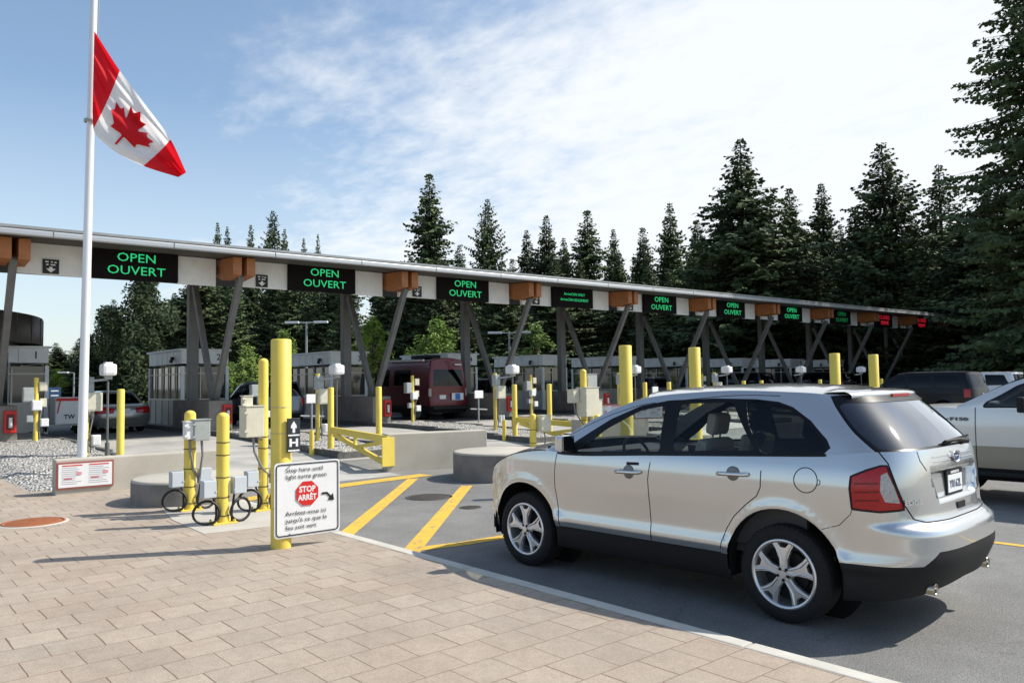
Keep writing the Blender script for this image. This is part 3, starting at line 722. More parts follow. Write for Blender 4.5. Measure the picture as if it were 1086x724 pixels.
def asphalt():
    m, N, L, p = nmat('asphalt'); p.inputs['Roughness'].default_value = .88
    tc = N.new('ShaderNodeTexCoord')
    def noise(sc, det=4, ro=.6):
        n = N.new('ShaderNodeTexNoise'); n.inputs['Scale'].default_value = sc; n.inputs['Detail'].default_value = det; n.inputs['Roughness'].default_value = ro; L.new(tc.outputs['Object'], n.inputs['Vector']); return n.outputs['Fac']
    def mr(v, a, b, c, d):
        r = N.new('ShaderNodeMapRange'); L.new(v, r.inputs[0])
        for i, k in enumerate((a, b, c, d)): r.inputs[i+1].default_value = k
        return r.outputs[0]
    def mul(a, b):
        r = N.new('ShaderNodeMath'); r.operation = 'MULTIPLY'; L.new(a, r.inputs[0]); L.new(b, r.inputs[1]); return r.outputs[0]
    big = mr(noise(.30, 7), .35, .65, .80, 1.16); mid = mr(noise(2.2, 9, .75), .3, .7, .84, 1.14); fine = mr(noise(95, 3, .8), .35, .65, .52, 1.5); f2 = mr(noise(38, 4, .8), .35, .65, .82, 1.2)
    vo = N.new('ShaderNodeTexVoronoi'); vo.inputs['Scale'].default_value = 1.1; L.new(tc.outputs['Object'], vo.inputs['Vector']); st = mr(vo.outputs['Distance'], .04, .12, .72, 1)
    wv = N.new('ShaderNodeTexVoronoi'); wv.feature = 'DISTANCE_TO_EDGE'; wv.inputs['Scale'].default_value = .16
    wd = N.new('ShaderNodeTexNoise'); wd.inputs['Scale'].default_value = 1.2; wd.inputs['Detail'].default_value = 8; L.new(tc.outputs['Object'], wd.inputs['Vector'])
    wa = N.new('ShaderNodeVectorMath'); wa.operation = 'ADD'; ws_ = N.new('ShaderNodeVectorMath'); ws_.operation = 'SCALE'; ws_.inputs['Scale'].default_value = 1.1; L.new(wd.outputs['Color'], ws_.inputs[0]); L.new(tc.outputs['Object'], wa.inputs[0]); L.new(ws_.outputs[0], wa.inputs[1]); L.new(wa.outputs[0], wv.inputs['Vector'])
    crack = mr(wv.outputs['Distance'], .0004, .002, .78, 1)
    v = mul(mul(mul(mul(big, mid), mul(fine, f2)), st), crack)
    c = N.new('ShaderNodeVectorMath'); c.operation = 'SCALE'; c.inputs[0].default_value = (.195, .192, .183); L.new(v, c.inputs['Scale']); L.new(c.outputs[0], p.inputs['Base Color'])
    b = N.new('ShaderNodeBump'); b.inputs['Strength'].default_value = .5; b.inputs['Distance'].default_value = .006; L.new(fine, b.inputs['Height']); L.new(b.outputs[0], p.inputs['Normal'])
    return m
def paving():
    m, N, L, p = nmat('brick_paving'); p.inputs['Roughness'].default_value = .85
    tc = N.new('ShaderNodeTexCoord'); sp = N.new('ShaderNodeSeparateXYZ'); L.new(tc.outputs['Object'], sp.inputs[0])
    def mt(op, a, b=None):
        n = N.new('ShaderNodeMath'); n.operation = op
        for i, v in enumerate((a, b)):
            if v is None: continue
            if isinstance(v, (int, float)): n.inputs[i].default_value = v
            else: L.new(v, n.inputs[i])
        return n.outputs[0]
    def noise(sc, det=4, ro=.6):
        n = N.new('ShaderNodeTexNoise'); n.inputs['Scale'].default_value = sc; n.inputs['Detail'].default_value = det; n.inputs['Roughness'].default_value = ro; L.new(tc.outputs['Object'], n.inputs['Vector']); return n.outputs['Fac']
    def mr(v, a, b, c, d):
        r = N.new('ShaderNodeMapRange'); L.new(v, r.inputs[0])
        for i, k in enumerate((a, b, c, d)): r.inputs[i+1].default_value = k
        return r.outputs[0]
    wob = mt('MULTIPLY', mt('SUBTRACT', noise(3, 2), .5), .02)
    yy = mt('DIVIDE', mt('ADD', mt('SUBTRACT', sp.outputs[1], 5.931-.328*40), wob), .328); row = mt('FLOOR', yy); fy = mt('SUBTRACT', yy, row)
    par = mt('MULTIPLY', mt('MODULO', row, 2), .5)
    shift = mt('MULTIPLY', mt('SUBTRACT', mt('FRACT', mt('MULTIPLY', mt('SINE', mt('MULTIPLY', row, 12.9898)), 43758.5)), .5), .12)
    xx = mt('ADD', mt('ADD', mt('DIVIDE', mt('ADD', mt('SUBTRACT', sp.outputs[0], 1.099-.321*60), wob), .321), par), shift); cx = mt('FLOOR', xx); fx = mt('SUBTRACT', xx, cx)
    ex = mt('MINIMUM', fx, mt('SUBTRACT', 1, fx)); ey = mt('MINIMUM', fy, mt('SUBTRACT', 1, fy))
    cb = N.new('ShaderNodeCombineXYZ'); L.new(cx, cb.inputs[0]); L.new(row, cb.inputs[1]); wn = N.new('ShaderNodeTexWhiteNoise'); wn.noise_dimensions = '3D'; L.new(cb.outputs[0], wn.inputs['Vector'])
    wx = mr(mt('MULTIPLY', wn.outputs['Value'], noise(1.7, 3)), .05, .55, .005, .019)
    def sm(e, w, soft=.008):
        r = N.new('ShaderNodeMapRange'); r.interpolation_type = 'SMOOTHSTEP'; L.new(e, r.inputs[0]); L.new(w, r.inputs[1]) if not isinstance(w, float) else setattr(r.inputs[1], 'default_value', w)
        L.new(mt('ADD', w, soft), r.inputs[2]); r.inputs[3].default_value = 1; r.inputs[4].default_value = 0; return r.outputs[0]
    jx = mt('MULTIPLY', sm(ex, wx), mr(wn.outputs['Value'], 0, 1, .75, 1)); jy = mt('MULTIPLY', sm(ey, .006, .014), .72); J = mt('MAXIMUM', jx, jy)
    fine = mr(noise(110, 3, .8), .35, .65, .78, 1.2); mid = mr(noise(1.1, 6), .3, .7, .88, 1.1); m2 = mr(noise(9, 6, .7), .3, .7, .90, 1.09)
    tone = mr(wn.outputs['Value'], 0, 1, .92, 1.06)
    v = mt('MULTIPLY', mt('MULTIPLY', fine, mid), mt('MULTIPLY', m2, tone))
    hue = N.new('ShaderNodeMix'); hue.data_type = 'RGBA'; L.new(mr(wn.outputs['Color'], .3, .7, 0, 1) if False else mr(noise(.9, 2), .35, .65, 0, 1), hue.inputs['Factor']); hue.inputs['A'].default_value = (.375, .300, .235, 1); hue.inputs['B'].default_value = (.36, .305, .245, 1)
    c = N.new('ShaderNodeVectorMath'); c.operation = 'SCALE'; L.new(hue.outputs['Result'], c.inputs[0]); L.new(v, c.inputs['Scale'])
    mx = N.new('ShaderNodeMix'); mx.data_type = 'RGBA'; L.new(J, mx.inputs['Factor']); L.new(c.outputs[0], mx.inputs['A']); mx.inputs['B'].default_value = (.155, .098, .068, 1)
    L.new(mx.outputs['Result'], p.inputs['Base Color'])
    b = N.new('ShaderNodeBump'); b.inputs['Strength'].default_value = .45; b.inputs['Distance'].default_value = .006
    L.new(mt('SUBTRACT', mt('MULTIPLY', fine, .35), J), b.inputs['Height']); L.new(b.outputs[0], p.inputs['Normal'])
    return m
def gravelm():
    m, N, L, p = nmat('gravel'); p.inputs['Roughness'].default_value = .85
    tc = N.new('ShaderNodeTexCoord'); vo = N.new('ShaderNodeTexVoronoi'); vo.inputs['Scale'].default_value = 19; L.new(tc.outputs['Object'], vo.inputs['Vector'])
    r = N.new('ShaderNodeMapRange'); L.new(vo.outputs['Distance'], r.inputs[0]); r.inputs[1].default_value = .3; r.inputs[2].default_value = .75; r.inputs[3].default_value = 1; r.inputs[4].default_value = .25
    sp = N.new('ShaderNodeSeparateColor'); L.new(vo.outputs['Color'], sp.inputs[0]); g = N.new('ShaderNodeMapRange'); L.new(sp.outputs[0], g.inputs[0]); g.inputs[3].default_value = .42; g.inputs[4].default_value = .85
    mu = N.new('ShaderNodeMath'); mu.operation = 'MULTIPLY'; L.new(r.outputs[0], mu.inputs[0]); L.new(g.outputs[0], mu.inputs[1])
    c = N.new('ShaderNodeVectorMath'); c.operation = 'SCALE'; c.inputs[0].default_value = (1, .97, .91); L.new(mu.outputs[0], c.inputs['Scale']); L.new(c.outputs[0], p.inputs['Base Color'])
    b = N.new('ShaderNodeBump'); b.inputs['Strength'].default_value = 1; b.inputs['Distance'].default_value = .05; L.new(r.outputs[0], b.inputs['Height']); L.new(b.outputs[0], p.inputs['Normal'])
    return m
M_asph = asphalt(); M_pave = paving(); M_gravel = gravelm()
M_earth = mat('forest_floor', (.045, .05, .025), rough=1, col2=(.08, .075, .04), nscale=.3, detail=8)
def sheet(name, rects, off, m, ystep=1.0, floor=-9):
    o = MB()
    for (x0, x1, y0, y1) in rects:
        ys = [y0]
        while ys[-1] < y1-1e-6:
            ys.append(min(y1, ys[-1]+(ystep if 11 < ys[-1] < 26 or 11 < ys[-1]+ystep < 26 else 1e9 if ys[-1] >= 26 else (11-ys[-1] if ys[-1] < 11 else ystep))))
        xs = [x0, x1]
        b = len(o.v)
        for y in ys:
            for x in xs: o.v.append(Vector((x, y, max(floor, gz(y)+off))))
        for i in range(len(ys)-1): o.f.append([b+2*i, b+2*i+1, b+2*i+3, b+2*i+2]); o.m.append(0); o.s.append(False)
    return tag(o.build(name, [m]), kind='structure')
sheet('ground', [(-1500, 1500, -300, 2000)], -.02, M_earth)
sheet('road', [(4.5, 120, -40, 75), (-60, 4.5, 24.5, 75)], 0, M_asph)
sheet('concrete_apron', [(3.0, 60, 16.8, 25.6), (4.63, 8.9, 13.9, 16.8)], .004, M_conlight)
sheet('paving', [(-40, 4.49, -12, 14.6), (-40, 4.2, 14.6, 15.7), (-40, 2.6, 15.7, 25.2)], .012, M_pave, floor=.14)
def kerb():
    o = MB(); y = -12.
    while y < 8.55:
        y1 = min(8.6, y+3.0); o.box((4.555, (y+y1)/2, .06), (.13, y1-y-.012, .17), bev=.014); y = y1
    o.box((4.555, -1.7, .02), (.10, 20.5, .2))
    o.bar((4.555, 8.6, .06), (4.80, 10.4, .055), .13, .17); o.bar((4.80, 10.4, .055), (4.75, 13.9, .05), .13, .16); o.bar((4.75, 13.9, .05), (4.3, 17.0, .1), .13, .17)
    return tag(o.build('kerb', [M_kerb]), kind='structure')
kerb()
M_conpad = mat('pad_concrete', (.50, .475, .42), rough=.88, col2=(.42, .39, .34), nscale=1.4, bump=.2, bscale=60, detail=8)
def pads():
    o = MB()
    o.prism([(3.42, 10.9), (3.36, 9.55), (4.3, 9.45), (4.60, 9.4), (4.75, 10.4), (4.70, 13.85), (4.3, 14.2), (3.6, 11.9)], (0, 0, .12), (1, 0, 0), (0, 1, 0), .026)
    return tag(o.build('concrete_pad', [M_conpad]), kind='structure')
pads()
def marks():
    o = MB()
    def line(a, b, w, z=.005):
        a = Vector((*a, gz(a[1])+z)); b = Vector((*b, gz(b[1])+z)); d = (b-a).normalized(); s = Vector((-d.y, d.x, 0))*w/2
        o.quad(a-s, b-s, b+s, a+s)
    return line, o
def mark(name, segs, w, z=.005):
    line, o = marks()
    for a, b in segs: line(a, b, w, z)
    return tag(o.build(name, [M_yelroad]), kind='structure')
mark('yellow_hatch', [((8.75, 13.27), (4.66, 8.7))], .21, .006); mark('yellow_hatch', [((8.86, 11.67), (4.75, 7.35))], .21, .006)
mark('yellow_hatch', [((7.1, 13.3), (5.2, 11.3))], .20, .007)
mark('yellow_line', [((4.66, 7.72), (5.6, 7.5)), ((5.6, 7.5), (6.6, 7.45)), ((6.6, 7.45), (9.2, 7.6))], .20)
mark('yellow_line', [((9.2, 7.6), (9.9, 7.2)), ((9.92, 7.2), (9.92, -12))], .12)
mark('yellow_line', [((5.2, 12.95), (7.6, 13.42)), ((7.6, 13.42), (9.3, 13.62))], .42)
mark('yellow_line', [((17.3, 7.2), (17.3, -12))], .13)
def disc(name, x, y, r, m, label=None, cat=None, off=.006, ring=None):
    o = MB(); o.lathe([(0, .0), (r*.93, 0), (r*.95, -.004), (r, -.004), (r, .0), (r+.03, .0), (r+.03, -.012)], (x, y, gz(y)+off), n=36); 
    for k in range(7):
        w = math.sqrt(max(0, (r*.85)**2-(r*.85*(k-3)/3.5)**2)); o.box((x, y+r*.85*(k-3)/3.5, gz(y)+off+.0015), (2*w, .02, .003))
    ob = o.build(name, [m]); return tag(ob, label, cat)
M_castiron = mat('cast_iron', (.055, .047, .04), rough=.7, noise=.3, nscale=12)
M_rustcov = mat('rust_cover', (.36, .12, .045), rough=.8, col2=(.24, .085, .035), nscale=14)
disc('manhole_cover', 7.54, 10.97, .36, M_castiron, 'dark round iron manhole cover in the asphalt between the yellow hatch lines', 'manhole cover')
def rustc():
    o = MB(); o.lathe([(0, .146), (.40, .146), (.41, .14)], (2.03, 12.02, 0), n=40); return tag(o.build('collar_slab', [M_kerb]), kind='structure')
rustc()
disc('manhole_cover', 2.03, 12.02, .34, M_rustcov, 'rust orange round manhole cover set in the brick paving at the left', 'manhole cover', off=.153)
disc('manhole_cover', 7.35, 9.6, .14, M_castiron, 'small dark valve cover in the grey asphalt between the hatch lines', 'valve cover')
# ---------------------------------------------------------------- walls and drums
def wall(loc, rz, L, T, H, label, m=M_concrete):
    o = MB(); o.box((L/2, T/2, H/2-.05), (L, T, H+.1), bev=.02)
    ob = o.build('concrete_wall', [m]); ob.location = loc; ob.rotation_euler = (0, 0, rz); return tag(ob, label, 'wall', 'low concrete walls')
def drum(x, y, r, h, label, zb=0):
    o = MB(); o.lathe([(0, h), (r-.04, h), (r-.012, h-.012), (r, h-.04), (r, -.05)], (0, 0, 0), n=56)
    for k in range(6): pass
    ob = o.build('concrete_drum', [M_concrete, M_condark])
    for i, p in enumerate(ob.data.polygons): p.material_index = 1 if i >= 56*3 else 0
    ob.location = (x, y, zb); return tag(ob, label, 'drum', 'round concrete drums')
LW = wall((2.80, 14.80, .14), R_(-2), 2.7, .32, .575, 'low concrete wall with a framed notice on its face, behind the short drum')
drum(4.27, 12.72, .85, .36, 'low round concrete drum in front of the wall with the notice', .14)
wall((8.90, 14.45, .03), R_(-14), 2.3, .42, .80, 'taller concrete wall with a yellow steel plate on its end')
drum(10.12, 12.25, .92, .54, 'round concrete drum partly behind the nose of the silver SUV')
wall((15.1, 14.9, .05), R_(-12), 2.3, .42, .82, 'concrete wall seen through the silver SUV front side window')
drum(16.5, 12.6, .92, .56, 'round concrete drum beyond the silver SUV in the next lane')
def notice(loc, rz, label):
    r = empty('notice_board', loc, rz, label, 'notice board', 'framed bilingual notices')
    o = MB(); o.box((0, 0, 0), (.86, .03, .44), bev=.006); o.build('frame', [mat('frame_red', (.30, .09, .07), rough=.6)], r)
    p = MB(); p.box((0, -.017, 0), (.80, .006, .38)); pp = p.build('panel', [M_white], r)
    t = MB(); random.seed(3)
    for c in (-.2, .2):
        t.mi = 0; 
        for k in range(9):
            w = random.uniform(.20, .31); t.box((c-.155+w/2, -.0215, .13-.033*k), (w, .002, .008))
        t.mi = 1; t.box((c, -.0218, .165), (.30, .002, .018)); t.box((c-.06, -.0218, -.05), (.12, .002, .012))
        t.mi = 2; t.box((c+.1, -.0218, .03), (.08, .002, .05))
    t.build('print', [mat('print_grey', (.33, .31, .36), rough=.7), M_red, mat('print_pink', (.62, .30, .32), rough=.7)], pp)
    return r
notice((3.235, 14.765, .45), R_(-2), 'white bilingual notice in a red frame on the low wall left')
notice((17.2, 14.3, 1.05), R_(-30), 'white printed notice panel seen through the SUV driver window')
notice((15.6, 14.3, 1.05), R_(-30), 'smaller white notice panel left of the wide bollard behind the SUV')
def plant_truss(X, Y, label):
    r = empty('swing_barrier', (X, Y, gz(Y)), 0, label, 'barrier', 'yellow swing barriers')
    P = lambda x, y, z: (x, y, z)
    o = MB(); o.bar((-.1, -3.72, .56), (.6, .1, .60), .08, .15); o.build('top_rail', [M_yel], r)
    o = MB(); o.bar((.55, -.1, .50), (-.1, -3.5, .08), .06, .11); o.build('brace', [M_yel], r)
    o = MB(); o.bar((.25, -1.7, .28), (-.1, -3.6, .50), .05, .08); o.bar((.25, -1.7, .28), (.25, -1.7, .58), .05, .08); o.build('strut', [M_yel], r)
    o = MB(); o.box((-.12, -3.74, .30), (.30, .03, .60), bev=.008); o.build('end_plate', [M_yel], r)
    o = MB(); o.cyl((0, 0, -.05), (0, 0, .62), .06, n=14); o.build('hinge_post', [M_yel], r)
    return r
plant_truss(9.0, 18.15, 'yellow steel swing barrier between the gravel bed and the taller wall')
plant_truss(15.2, 18.15, 'yellow steel swing barrier behind the bonnet of the silver SUV')
# ---------------------------------------------------------------- islands, plinths and canopy
DX = 6.1; NB = 10
def bx(k): return 9.62+DX*k
ordn = ['first', 'second', 'third', 'fourth', 'fifth', 'sixth', 'seventh', 'eighth', 'ninth', 'tenth', 'eleventh']
random.seed(11)
for k in range(-1, NB):
    x0, x1 = (9.15+DX*k if k >= 0 else 2.35, 11.2+DX*k)
    y0, y1 = (17.1 if k >= 0 else 15.5), 36
    o = MB(); ys = [y0+ (y1-y0)*i/12 for i in range(13)]
    for a, b in zip(ys, ys[1:]):
        for x in ((x0, x1-.15) if k >= 0 else (x1-.15,)): o.box((x+.075, (a+b)/2, (gz(a)+gz(b))/2+.05), (.15, b-a-.004, .2))
    if k >= 0: o.box(((x0+x1)/2, y0+.075, gz(y0)+.05), (x1-x0-.31, .15, .2))
    tag(o.build('island_kerb', [M_kerbdark]), kind='structure')
    ge = 25.9
    o = MB(); n = 12; random.seed(40+k); nx = 10; ny = 44
    vs = []
    for j in range(ny+1):
        for i in range(nx+1):
            x = lerp(x0+.15, x1-.15, i/nx); y = lerp(y0+.15, ge, j/ny); vs.append((x, y, (gz(y)+.0) if (k < 0 and (j == 0 or i == 0)) else max(.10, gz(y)+.10 if k >= 0 or y > 18 else gz(y)+.06)+random.uniform(0, .045)))
    o.add(vs, [(j*(nx+1)+i, j*(nx+1)+i+1, (j+1)*(nx+1)+i+1, (j+1)*(nx+1)+i) for j in range(ny) for i in range(nx)], True)
    tag(o.build('gravel_bed', [M_gravel]), kind='stuff')
    o = MB(); o.box(((x0+x1)/2, (ge+y1)/2, .40), (x1-x0-.31, y1-ge, .16)); tag(o.build('island_slab', [M_conlight]), kind='structure')
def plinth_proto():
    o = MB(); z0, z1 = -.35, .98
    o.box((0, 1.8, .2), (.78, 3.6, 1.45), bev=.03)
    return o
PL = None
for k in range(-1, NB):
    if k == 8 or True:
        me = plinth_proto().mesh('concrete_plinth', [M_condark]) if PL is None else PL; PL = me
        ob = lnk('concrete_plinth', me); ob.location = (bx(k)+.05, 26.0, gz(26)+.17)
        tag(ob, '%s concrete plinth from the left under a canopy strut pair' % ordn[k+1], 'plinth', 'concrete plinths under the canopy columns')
# canopy
can = empty('canopy', (0, 23.4, 0), 0, 'long flat metal canopy on orange beams and raked steel struts over the lanes', 'canopy')
zf = lambda X: 5.83+.0068*(X-3)
XL, XR = -14, 62.2
def slab(name, y0, y1, a, b, m, x0=XL, x1=XR, rise=0):
    o = MB(); o.add([(x0, y0, zf(x0)+a), (x1, y0, zf(x1)+a), (x1, y1, zf(x1)+a+rise), (x0, y1, zf(x0)+a+rise), (x0, y0, zf(x0)+b), (x1, y0, zf(x1)+b), (x1, y1, zf(x1)+b+rise), (x0, y1, zf(x0)+b+rise)],
      [(3, 2, 1, 0), (4, 5, 6, 7), (0, 1, 5, 4), (1, 2, 6, 5), (2, 3, 7, 6), (3, 0, 4, 7)]); return o.build(name, [m], can)
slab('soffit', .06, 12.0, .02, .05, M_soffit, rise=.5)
slab('roof_deck', .05, 12.2, .18, .27, M_roofm, rise=.5)
o = MB()
prof = [(0.06, .0), (0.02, .01), (0, .04), (0, .13), (.01, .165), (.06, .185)]
NPF = len(prof)
for i in range(len(prof)-1):
    (ya, za), (yb, zb_) = prof[i], prof[i+1]; o.add([(XL, ya, zf(XL)+za), (XR+.1, ya, zf(XR)+za), (XR+.1, yb, zf(XR)+zb_), (XL, yb, zf(XL)+zb_)], [(0, 1, 2, 3)], True)
o.mi = 1
for k in range(26): xs_ = XL+3.05*k; o.box((xs_, -.003, zf(xs_)+.085), (.018, .006, .16))
o.build('fascia', [M_fascia, M_kerbdark], can)
o = MB(); 
for i, (ya, za) in enumerate([(.02, .19), (.02, .25)]): pass
o.add([(XL, .0, zf(XL)+.188), (XR+.1, .0, zf(XR)+.188), (XR+.1, .0, zf(XR)+.235), (XL, .0, zf(XL)+.235), (XR+.1, .25, zf(XR)+.26), (XL, .25, zf(XL)+.26)], [(0, 1, 2, 3), (3, 2, 4, 5)]); o.build('gutter', [M_roofm], can)
o = MB(); o.add([(XR, .06, zf(XR)), (XR, 12, zf(XR)+.5), (XR, 12, zf(XR)+.75), (XR, .06, zf(XR)+.2)], [(0, 1, 2, 3)]); o.build('end_fascia', [M_fascia], can)
def child_rep(cache, key, fn, name, mats, loc, parent):
    if key not in cache: cache[key] = fn().mesh(name, mats)
    ob = lnk(name, cache[key], parent); ob.location = loc; return ob
cc = {}
def f_beam():
    o = MB(); o.prism([(0, -.16), (.9, -.24), (1.4, -.10), (2.0, .28), (6.6, .46), (6.6, .66), (0, .39)], (-.135, 0, 0), (0, 1, 0), (0, 0, 1), .27) ; return o
def f_col():
    o = MB(); o.box((0, 0, 2.25), (.34, .30, 4.9), bev=.02); o.box((0, 0, .02), (.5, .46, .05)); return o
def f_strut1():
    o = MB(); o.bar((0, 0, 0), (0, -2.15, 4.0), .17, .19); o.cyl((-.14, 0, .05), (.14, 0, .05), .12, n=12); o.cyl((-.1, -2.15, 3.98), (.1, -2.15, 3.98), .10, n=10); return o
def f_strut2():
    o = MB(); o.bar((0, .1, 0), (0, 2.0, 4.1), .17, .19); return o
for k in range(-2, NB):
    X = bx(k); zb_ = zf(X)-.38
    for dx in (-.21, .22): child_rep(cc, 'b', f_beam, 'beam', [M_orange], (X+dx, .55, zb_), can)
    if k >= -1:
        child_rep(cc, 'c', f_col, 'column', [M_steelp], (X+.1, 5.45, 1.33), can)
        child_rep(cc, 's1', f_strut1, 'strut', [M_steelp], (X+.02, 3.05, 1.34), can)
        child_rep(cc, 's2', f_strut2, 'strut', [M_steelp], (X+.02, 3.05, 1.34), can)
    o = MB(); o.box((X, .78+.7, zb_-.08), (.62, .10, .05)); o.build('beam_plate', [M_galv], can)
    if k < NB-1:
        for a, b in ((X+.22, X+1.92), (X+4.42, X+5.62)):
            o = MB(); o.box(((a+b)/2, 1.70, zf(X)-.33), (b-a, .12, .86), bev=.008); o.build('sign_panel', [mat('sign_panel_white', (.82, .82, .79), rough=.55, noise=.06, nscale=4)], can)
o = MB(); o.box(((XL+XR)/2, 1.95, 5.62), (XR-XL-1, .14, .24)); o.build('rail', [M_steelp], can)
# LED boards
M_led = mat('led_green', (.01, .05, .03), emit=(.02, .50, .17), estr=.85)
M_ledd = mat('led_green_dim', (.01, .05, .03), emit=(.01, .30, .08), estr=.35)
M_ledr = mat('led_red', (.05, .01, .01), emit=(.80, .02, .05), estr=.5)
M_board = mat('board_black', (.008, .006, .006), rough=.8, spec=.2)
for n in range(-1, NB):
    xr_ = 7.94+DX*n; xl = xr_-2.50; xc = (xl+xr_)/2; zc = zf(xc)-.33
    txt = ['OPEN', 'OUVERT']; mt_ = M_led; lab = 'lit green open sign over the lanes'
    if n == 3: txt = ['ArriveCAN ONLY', 'ArriveCAN SEULEMENT']
    if n == 7: mt_ = M_ledd
    if n >= 8: txt = ['CLOSED', 'FERMÉ']; mt_ = M_ledr
    if n == 3: lab = 'black LED board with two smaller lines of green text, fourth from the flagpole'
    elif n == 8: lab = 'black LED board lit red, first red one from the left'
    elif n == 9: lab = 'black LED board lit red at the far right end of the canopy'
    else: lab = 'black LED board lit green OPEN OUVERT, %s board from the flagpole' % ordn[max(0, n)] if n >= 0 else 'black LED board left of the frame edge'
    if n < 0: continue
    r = empty('led_sign', (xc, 23.4+1.60, zc), 0, lab, 'lane sign', 'LED lane signs under the canopy')
    o = MB(); o.box((0, 0, .0), (2.50, .22, .90), bev=.015); o.build('housing', [M_board], r)
    o = MB(); s = .36 if n != 3 else .17
    sp = .19 if n != 3 else .125
    o.text(txt[0], s, (.06, -.113, sp), (1, 0, 0), (0, 0, 1), sx=1.18 if n != 3 else 1.0); o.text(txt[1], s, (.06, -.113, -sp), (1, 0, 0), (0, 0, 1), sx=1.18 if n != 3 else 1.0)
    o.build('lettering', [mt_], r)
def f_lane_marker(x, y, z, lab):
    r = empty('lane_marker', (x, y, z), 0, lab, 'lane marker', 'small black lane markers')
    o = MB(); o.box((0, 0, 0), (.40, .03, .40)); o.build('plate', [M_black], r)
    o = MB(); o.mi = 0; o.prism([(-.04, -.06), (-.12, -.06), (0, -.17), (.12, -.06), (.04, -.06), (.04, -.01), (-.04, -.01)], (0, -.016, 0), (1, 0, 0), (0, 0, 1), -.003)
    for a, b, w in ((-.1, .13, .08), (.02, .13, .05), (.11, .12, .06), (-.09, .05, .06), (.05, .05, .12)): o.box((a, -.0175, b), (w, .003, .035))
    o.build('symbol', [M_white], r)
for k in range(-1, NB-1):
    X = bx(k); f_lane_marker(X+1.02, 23.4+1.62, zf(X)-.53, '%s small black arrow marker plate from the left beside an orange beam' % ordn[k+1])
# ---------------------------------------------------------------- booths
def make_booth(k):
    num = k+2
    lab = ['booth number 1 at the left edge against the round building', 'booth number 2 with tall glazed side right of the sedan', 'booth number 3 between the dark slate SUV and the maroon van'][num-1] if num <= 3 else '%s glazed inspection booth from the left, behind the struts' % ordn[num-1]
    r = empty('booth', (10.72+DX*k, 30.4, .42), 0, lab, 'booth', 'inspection booths under the canopy')
    w, d, h = 1.76, 4.0, 2.86; hw = w/2
    fr = mat('booth_frame', (.50, .47, .42), rough=.45, metal=.2); lp = mat('booth_panel', (.52, .50, .45), rough=.55, noise=.08, nscale=3)
    o = MB(); o.box((0, d/2, .5), (w-.06, d-.06, 1.0), bev=.01); o.build('base', [lp], r)
    o = MB(); o.box((0, d/2, 1.62), (w-.14, d-.14, 1.26)); o.build('glazing', [M_bglass], r)
    o = MB(); o.box((0, d/2, h-.25), (w, d, .50), bev=.02); o.mi = 1
    for i in range(6): o.box((-hw-.003, .3+i*.66, h-.25), (.006, .02, .42))
    o.box((0, -.004, h-.25), (.02, .008, .42)); hd_ = o.build('header', [M_whiteb, fr], r)
    o = MB(); o.box((0, d/2, h+.03), (w+.16, d+.16, .07), bev=.01); o.build('roof', [M_whiteb], r)
    for sx in (-1, 1):
        for y in (.03, d-.03):
            o = MB(); o.box((sx*(hw-.05), y+.02 if y < 1 else y-.02, 1.13), (.12, .12, 2.28)); o.build('post', [M_whiteb], r)
    m_ = MB()
    for y in [d*i/5 for i in range(1, 5)]:
        for sx in (-1, 1): m_.box((sx*(hw-.03), y, 1.13), (.05, .045, 2.28))
    for sx in (-1, 1): m_.box((sx*(hw-.03), d/2, 1.02), (.06, d-.2, .06)); m_.box((sx*(hw-.028), d/2, 1.98), (.05, d-.2, .04))
    m_.box((0, .035, 1.02), (w-.2, .06, .06)); m_.box((-.18, .035, 1.6), (.05, .05, 1.2)); m_.box((0, .03, 2.0), (w-.2, .05, .05))
    m_.build('mullion', [fr], r)
    t = MB(); t.text(str(num), .34, (.50, -.004, h-.25), (1, 0, 0), (0, 0, 1), bold=.004); t.build('number', [M_black], hd_)
    c = MB(); c.box((-hw-.06, .9, h-.28), (.12, .08, .12)); c.cyl((-hw-.1, .9, h-.33), (-hw-.1, .9, h-.45), .06, n=10); c.build('lamp', [M_black], r)
    return r
for k in range(-1, NB-1): make_booth(k)
# big round roofed block behind booth 1
def round_block():
    r = empty('inspection_building', (-1.3, 33.2, .42), 0, 'building with a curved dark metal roof band and pale wall at the left edge', 'building')
    R = 7.0
    def drumw(r0, z0, z1, m, nm, n=72, cap=True):
        o = MB(); o.lathe([(r0, z0), (r0, z1)]+([(0, z1)] if cap else []), n=n); return o.build(nm, [m], r)
    drumw(R, 3.0, 3.92, M_bandm, 'roof_band'); o = MB(); o.lathe([(0, 3.0), (R-.02, 3.0)], n=72); o.build('soffit', [M_soffit], r)
    drumw(R-.7, -.1, 3.0, mat('pale_wall', (.80, .83, .85), rough=.6, noise=.04, nscale=2), 'wall')
    w = MB()
    for k in range(9):
        a = R_(-20+k*-14); c = Vector((math.cos(a), math.sin(a), 0)); t = Vector((-c.y, c.x, 0)); p = c*(R-.66)
        w.add([p-t*.62+Vector((0, 0, .9)), p+t*.62+Vector((0, 0, .9)), p+t*.62+Vector((0, 0, 2.7)), p-t*.62+Vector((0, 0, 2.7))], [(0, 1, 2, 3)])
    w.build('window', [M_bglass], r)
    s_ = MB()
    for k in range(40):
        a = 2*PI*k/40; c = Vector((math.cos(a), math.sin(a), 0)); s_.bar(c*(R+.004)+Vector((0, 0, 3.02)), c*(R+.004)+Vector((0, 0, 3.90)), .02, .03)
    s_.build('band_seam', [M_kerbdark], r)
M_bandm = mat('dark_band', (.13, .115, .10), rough=.5, metal=.3, noise=.1, nscale=2)
round_block()
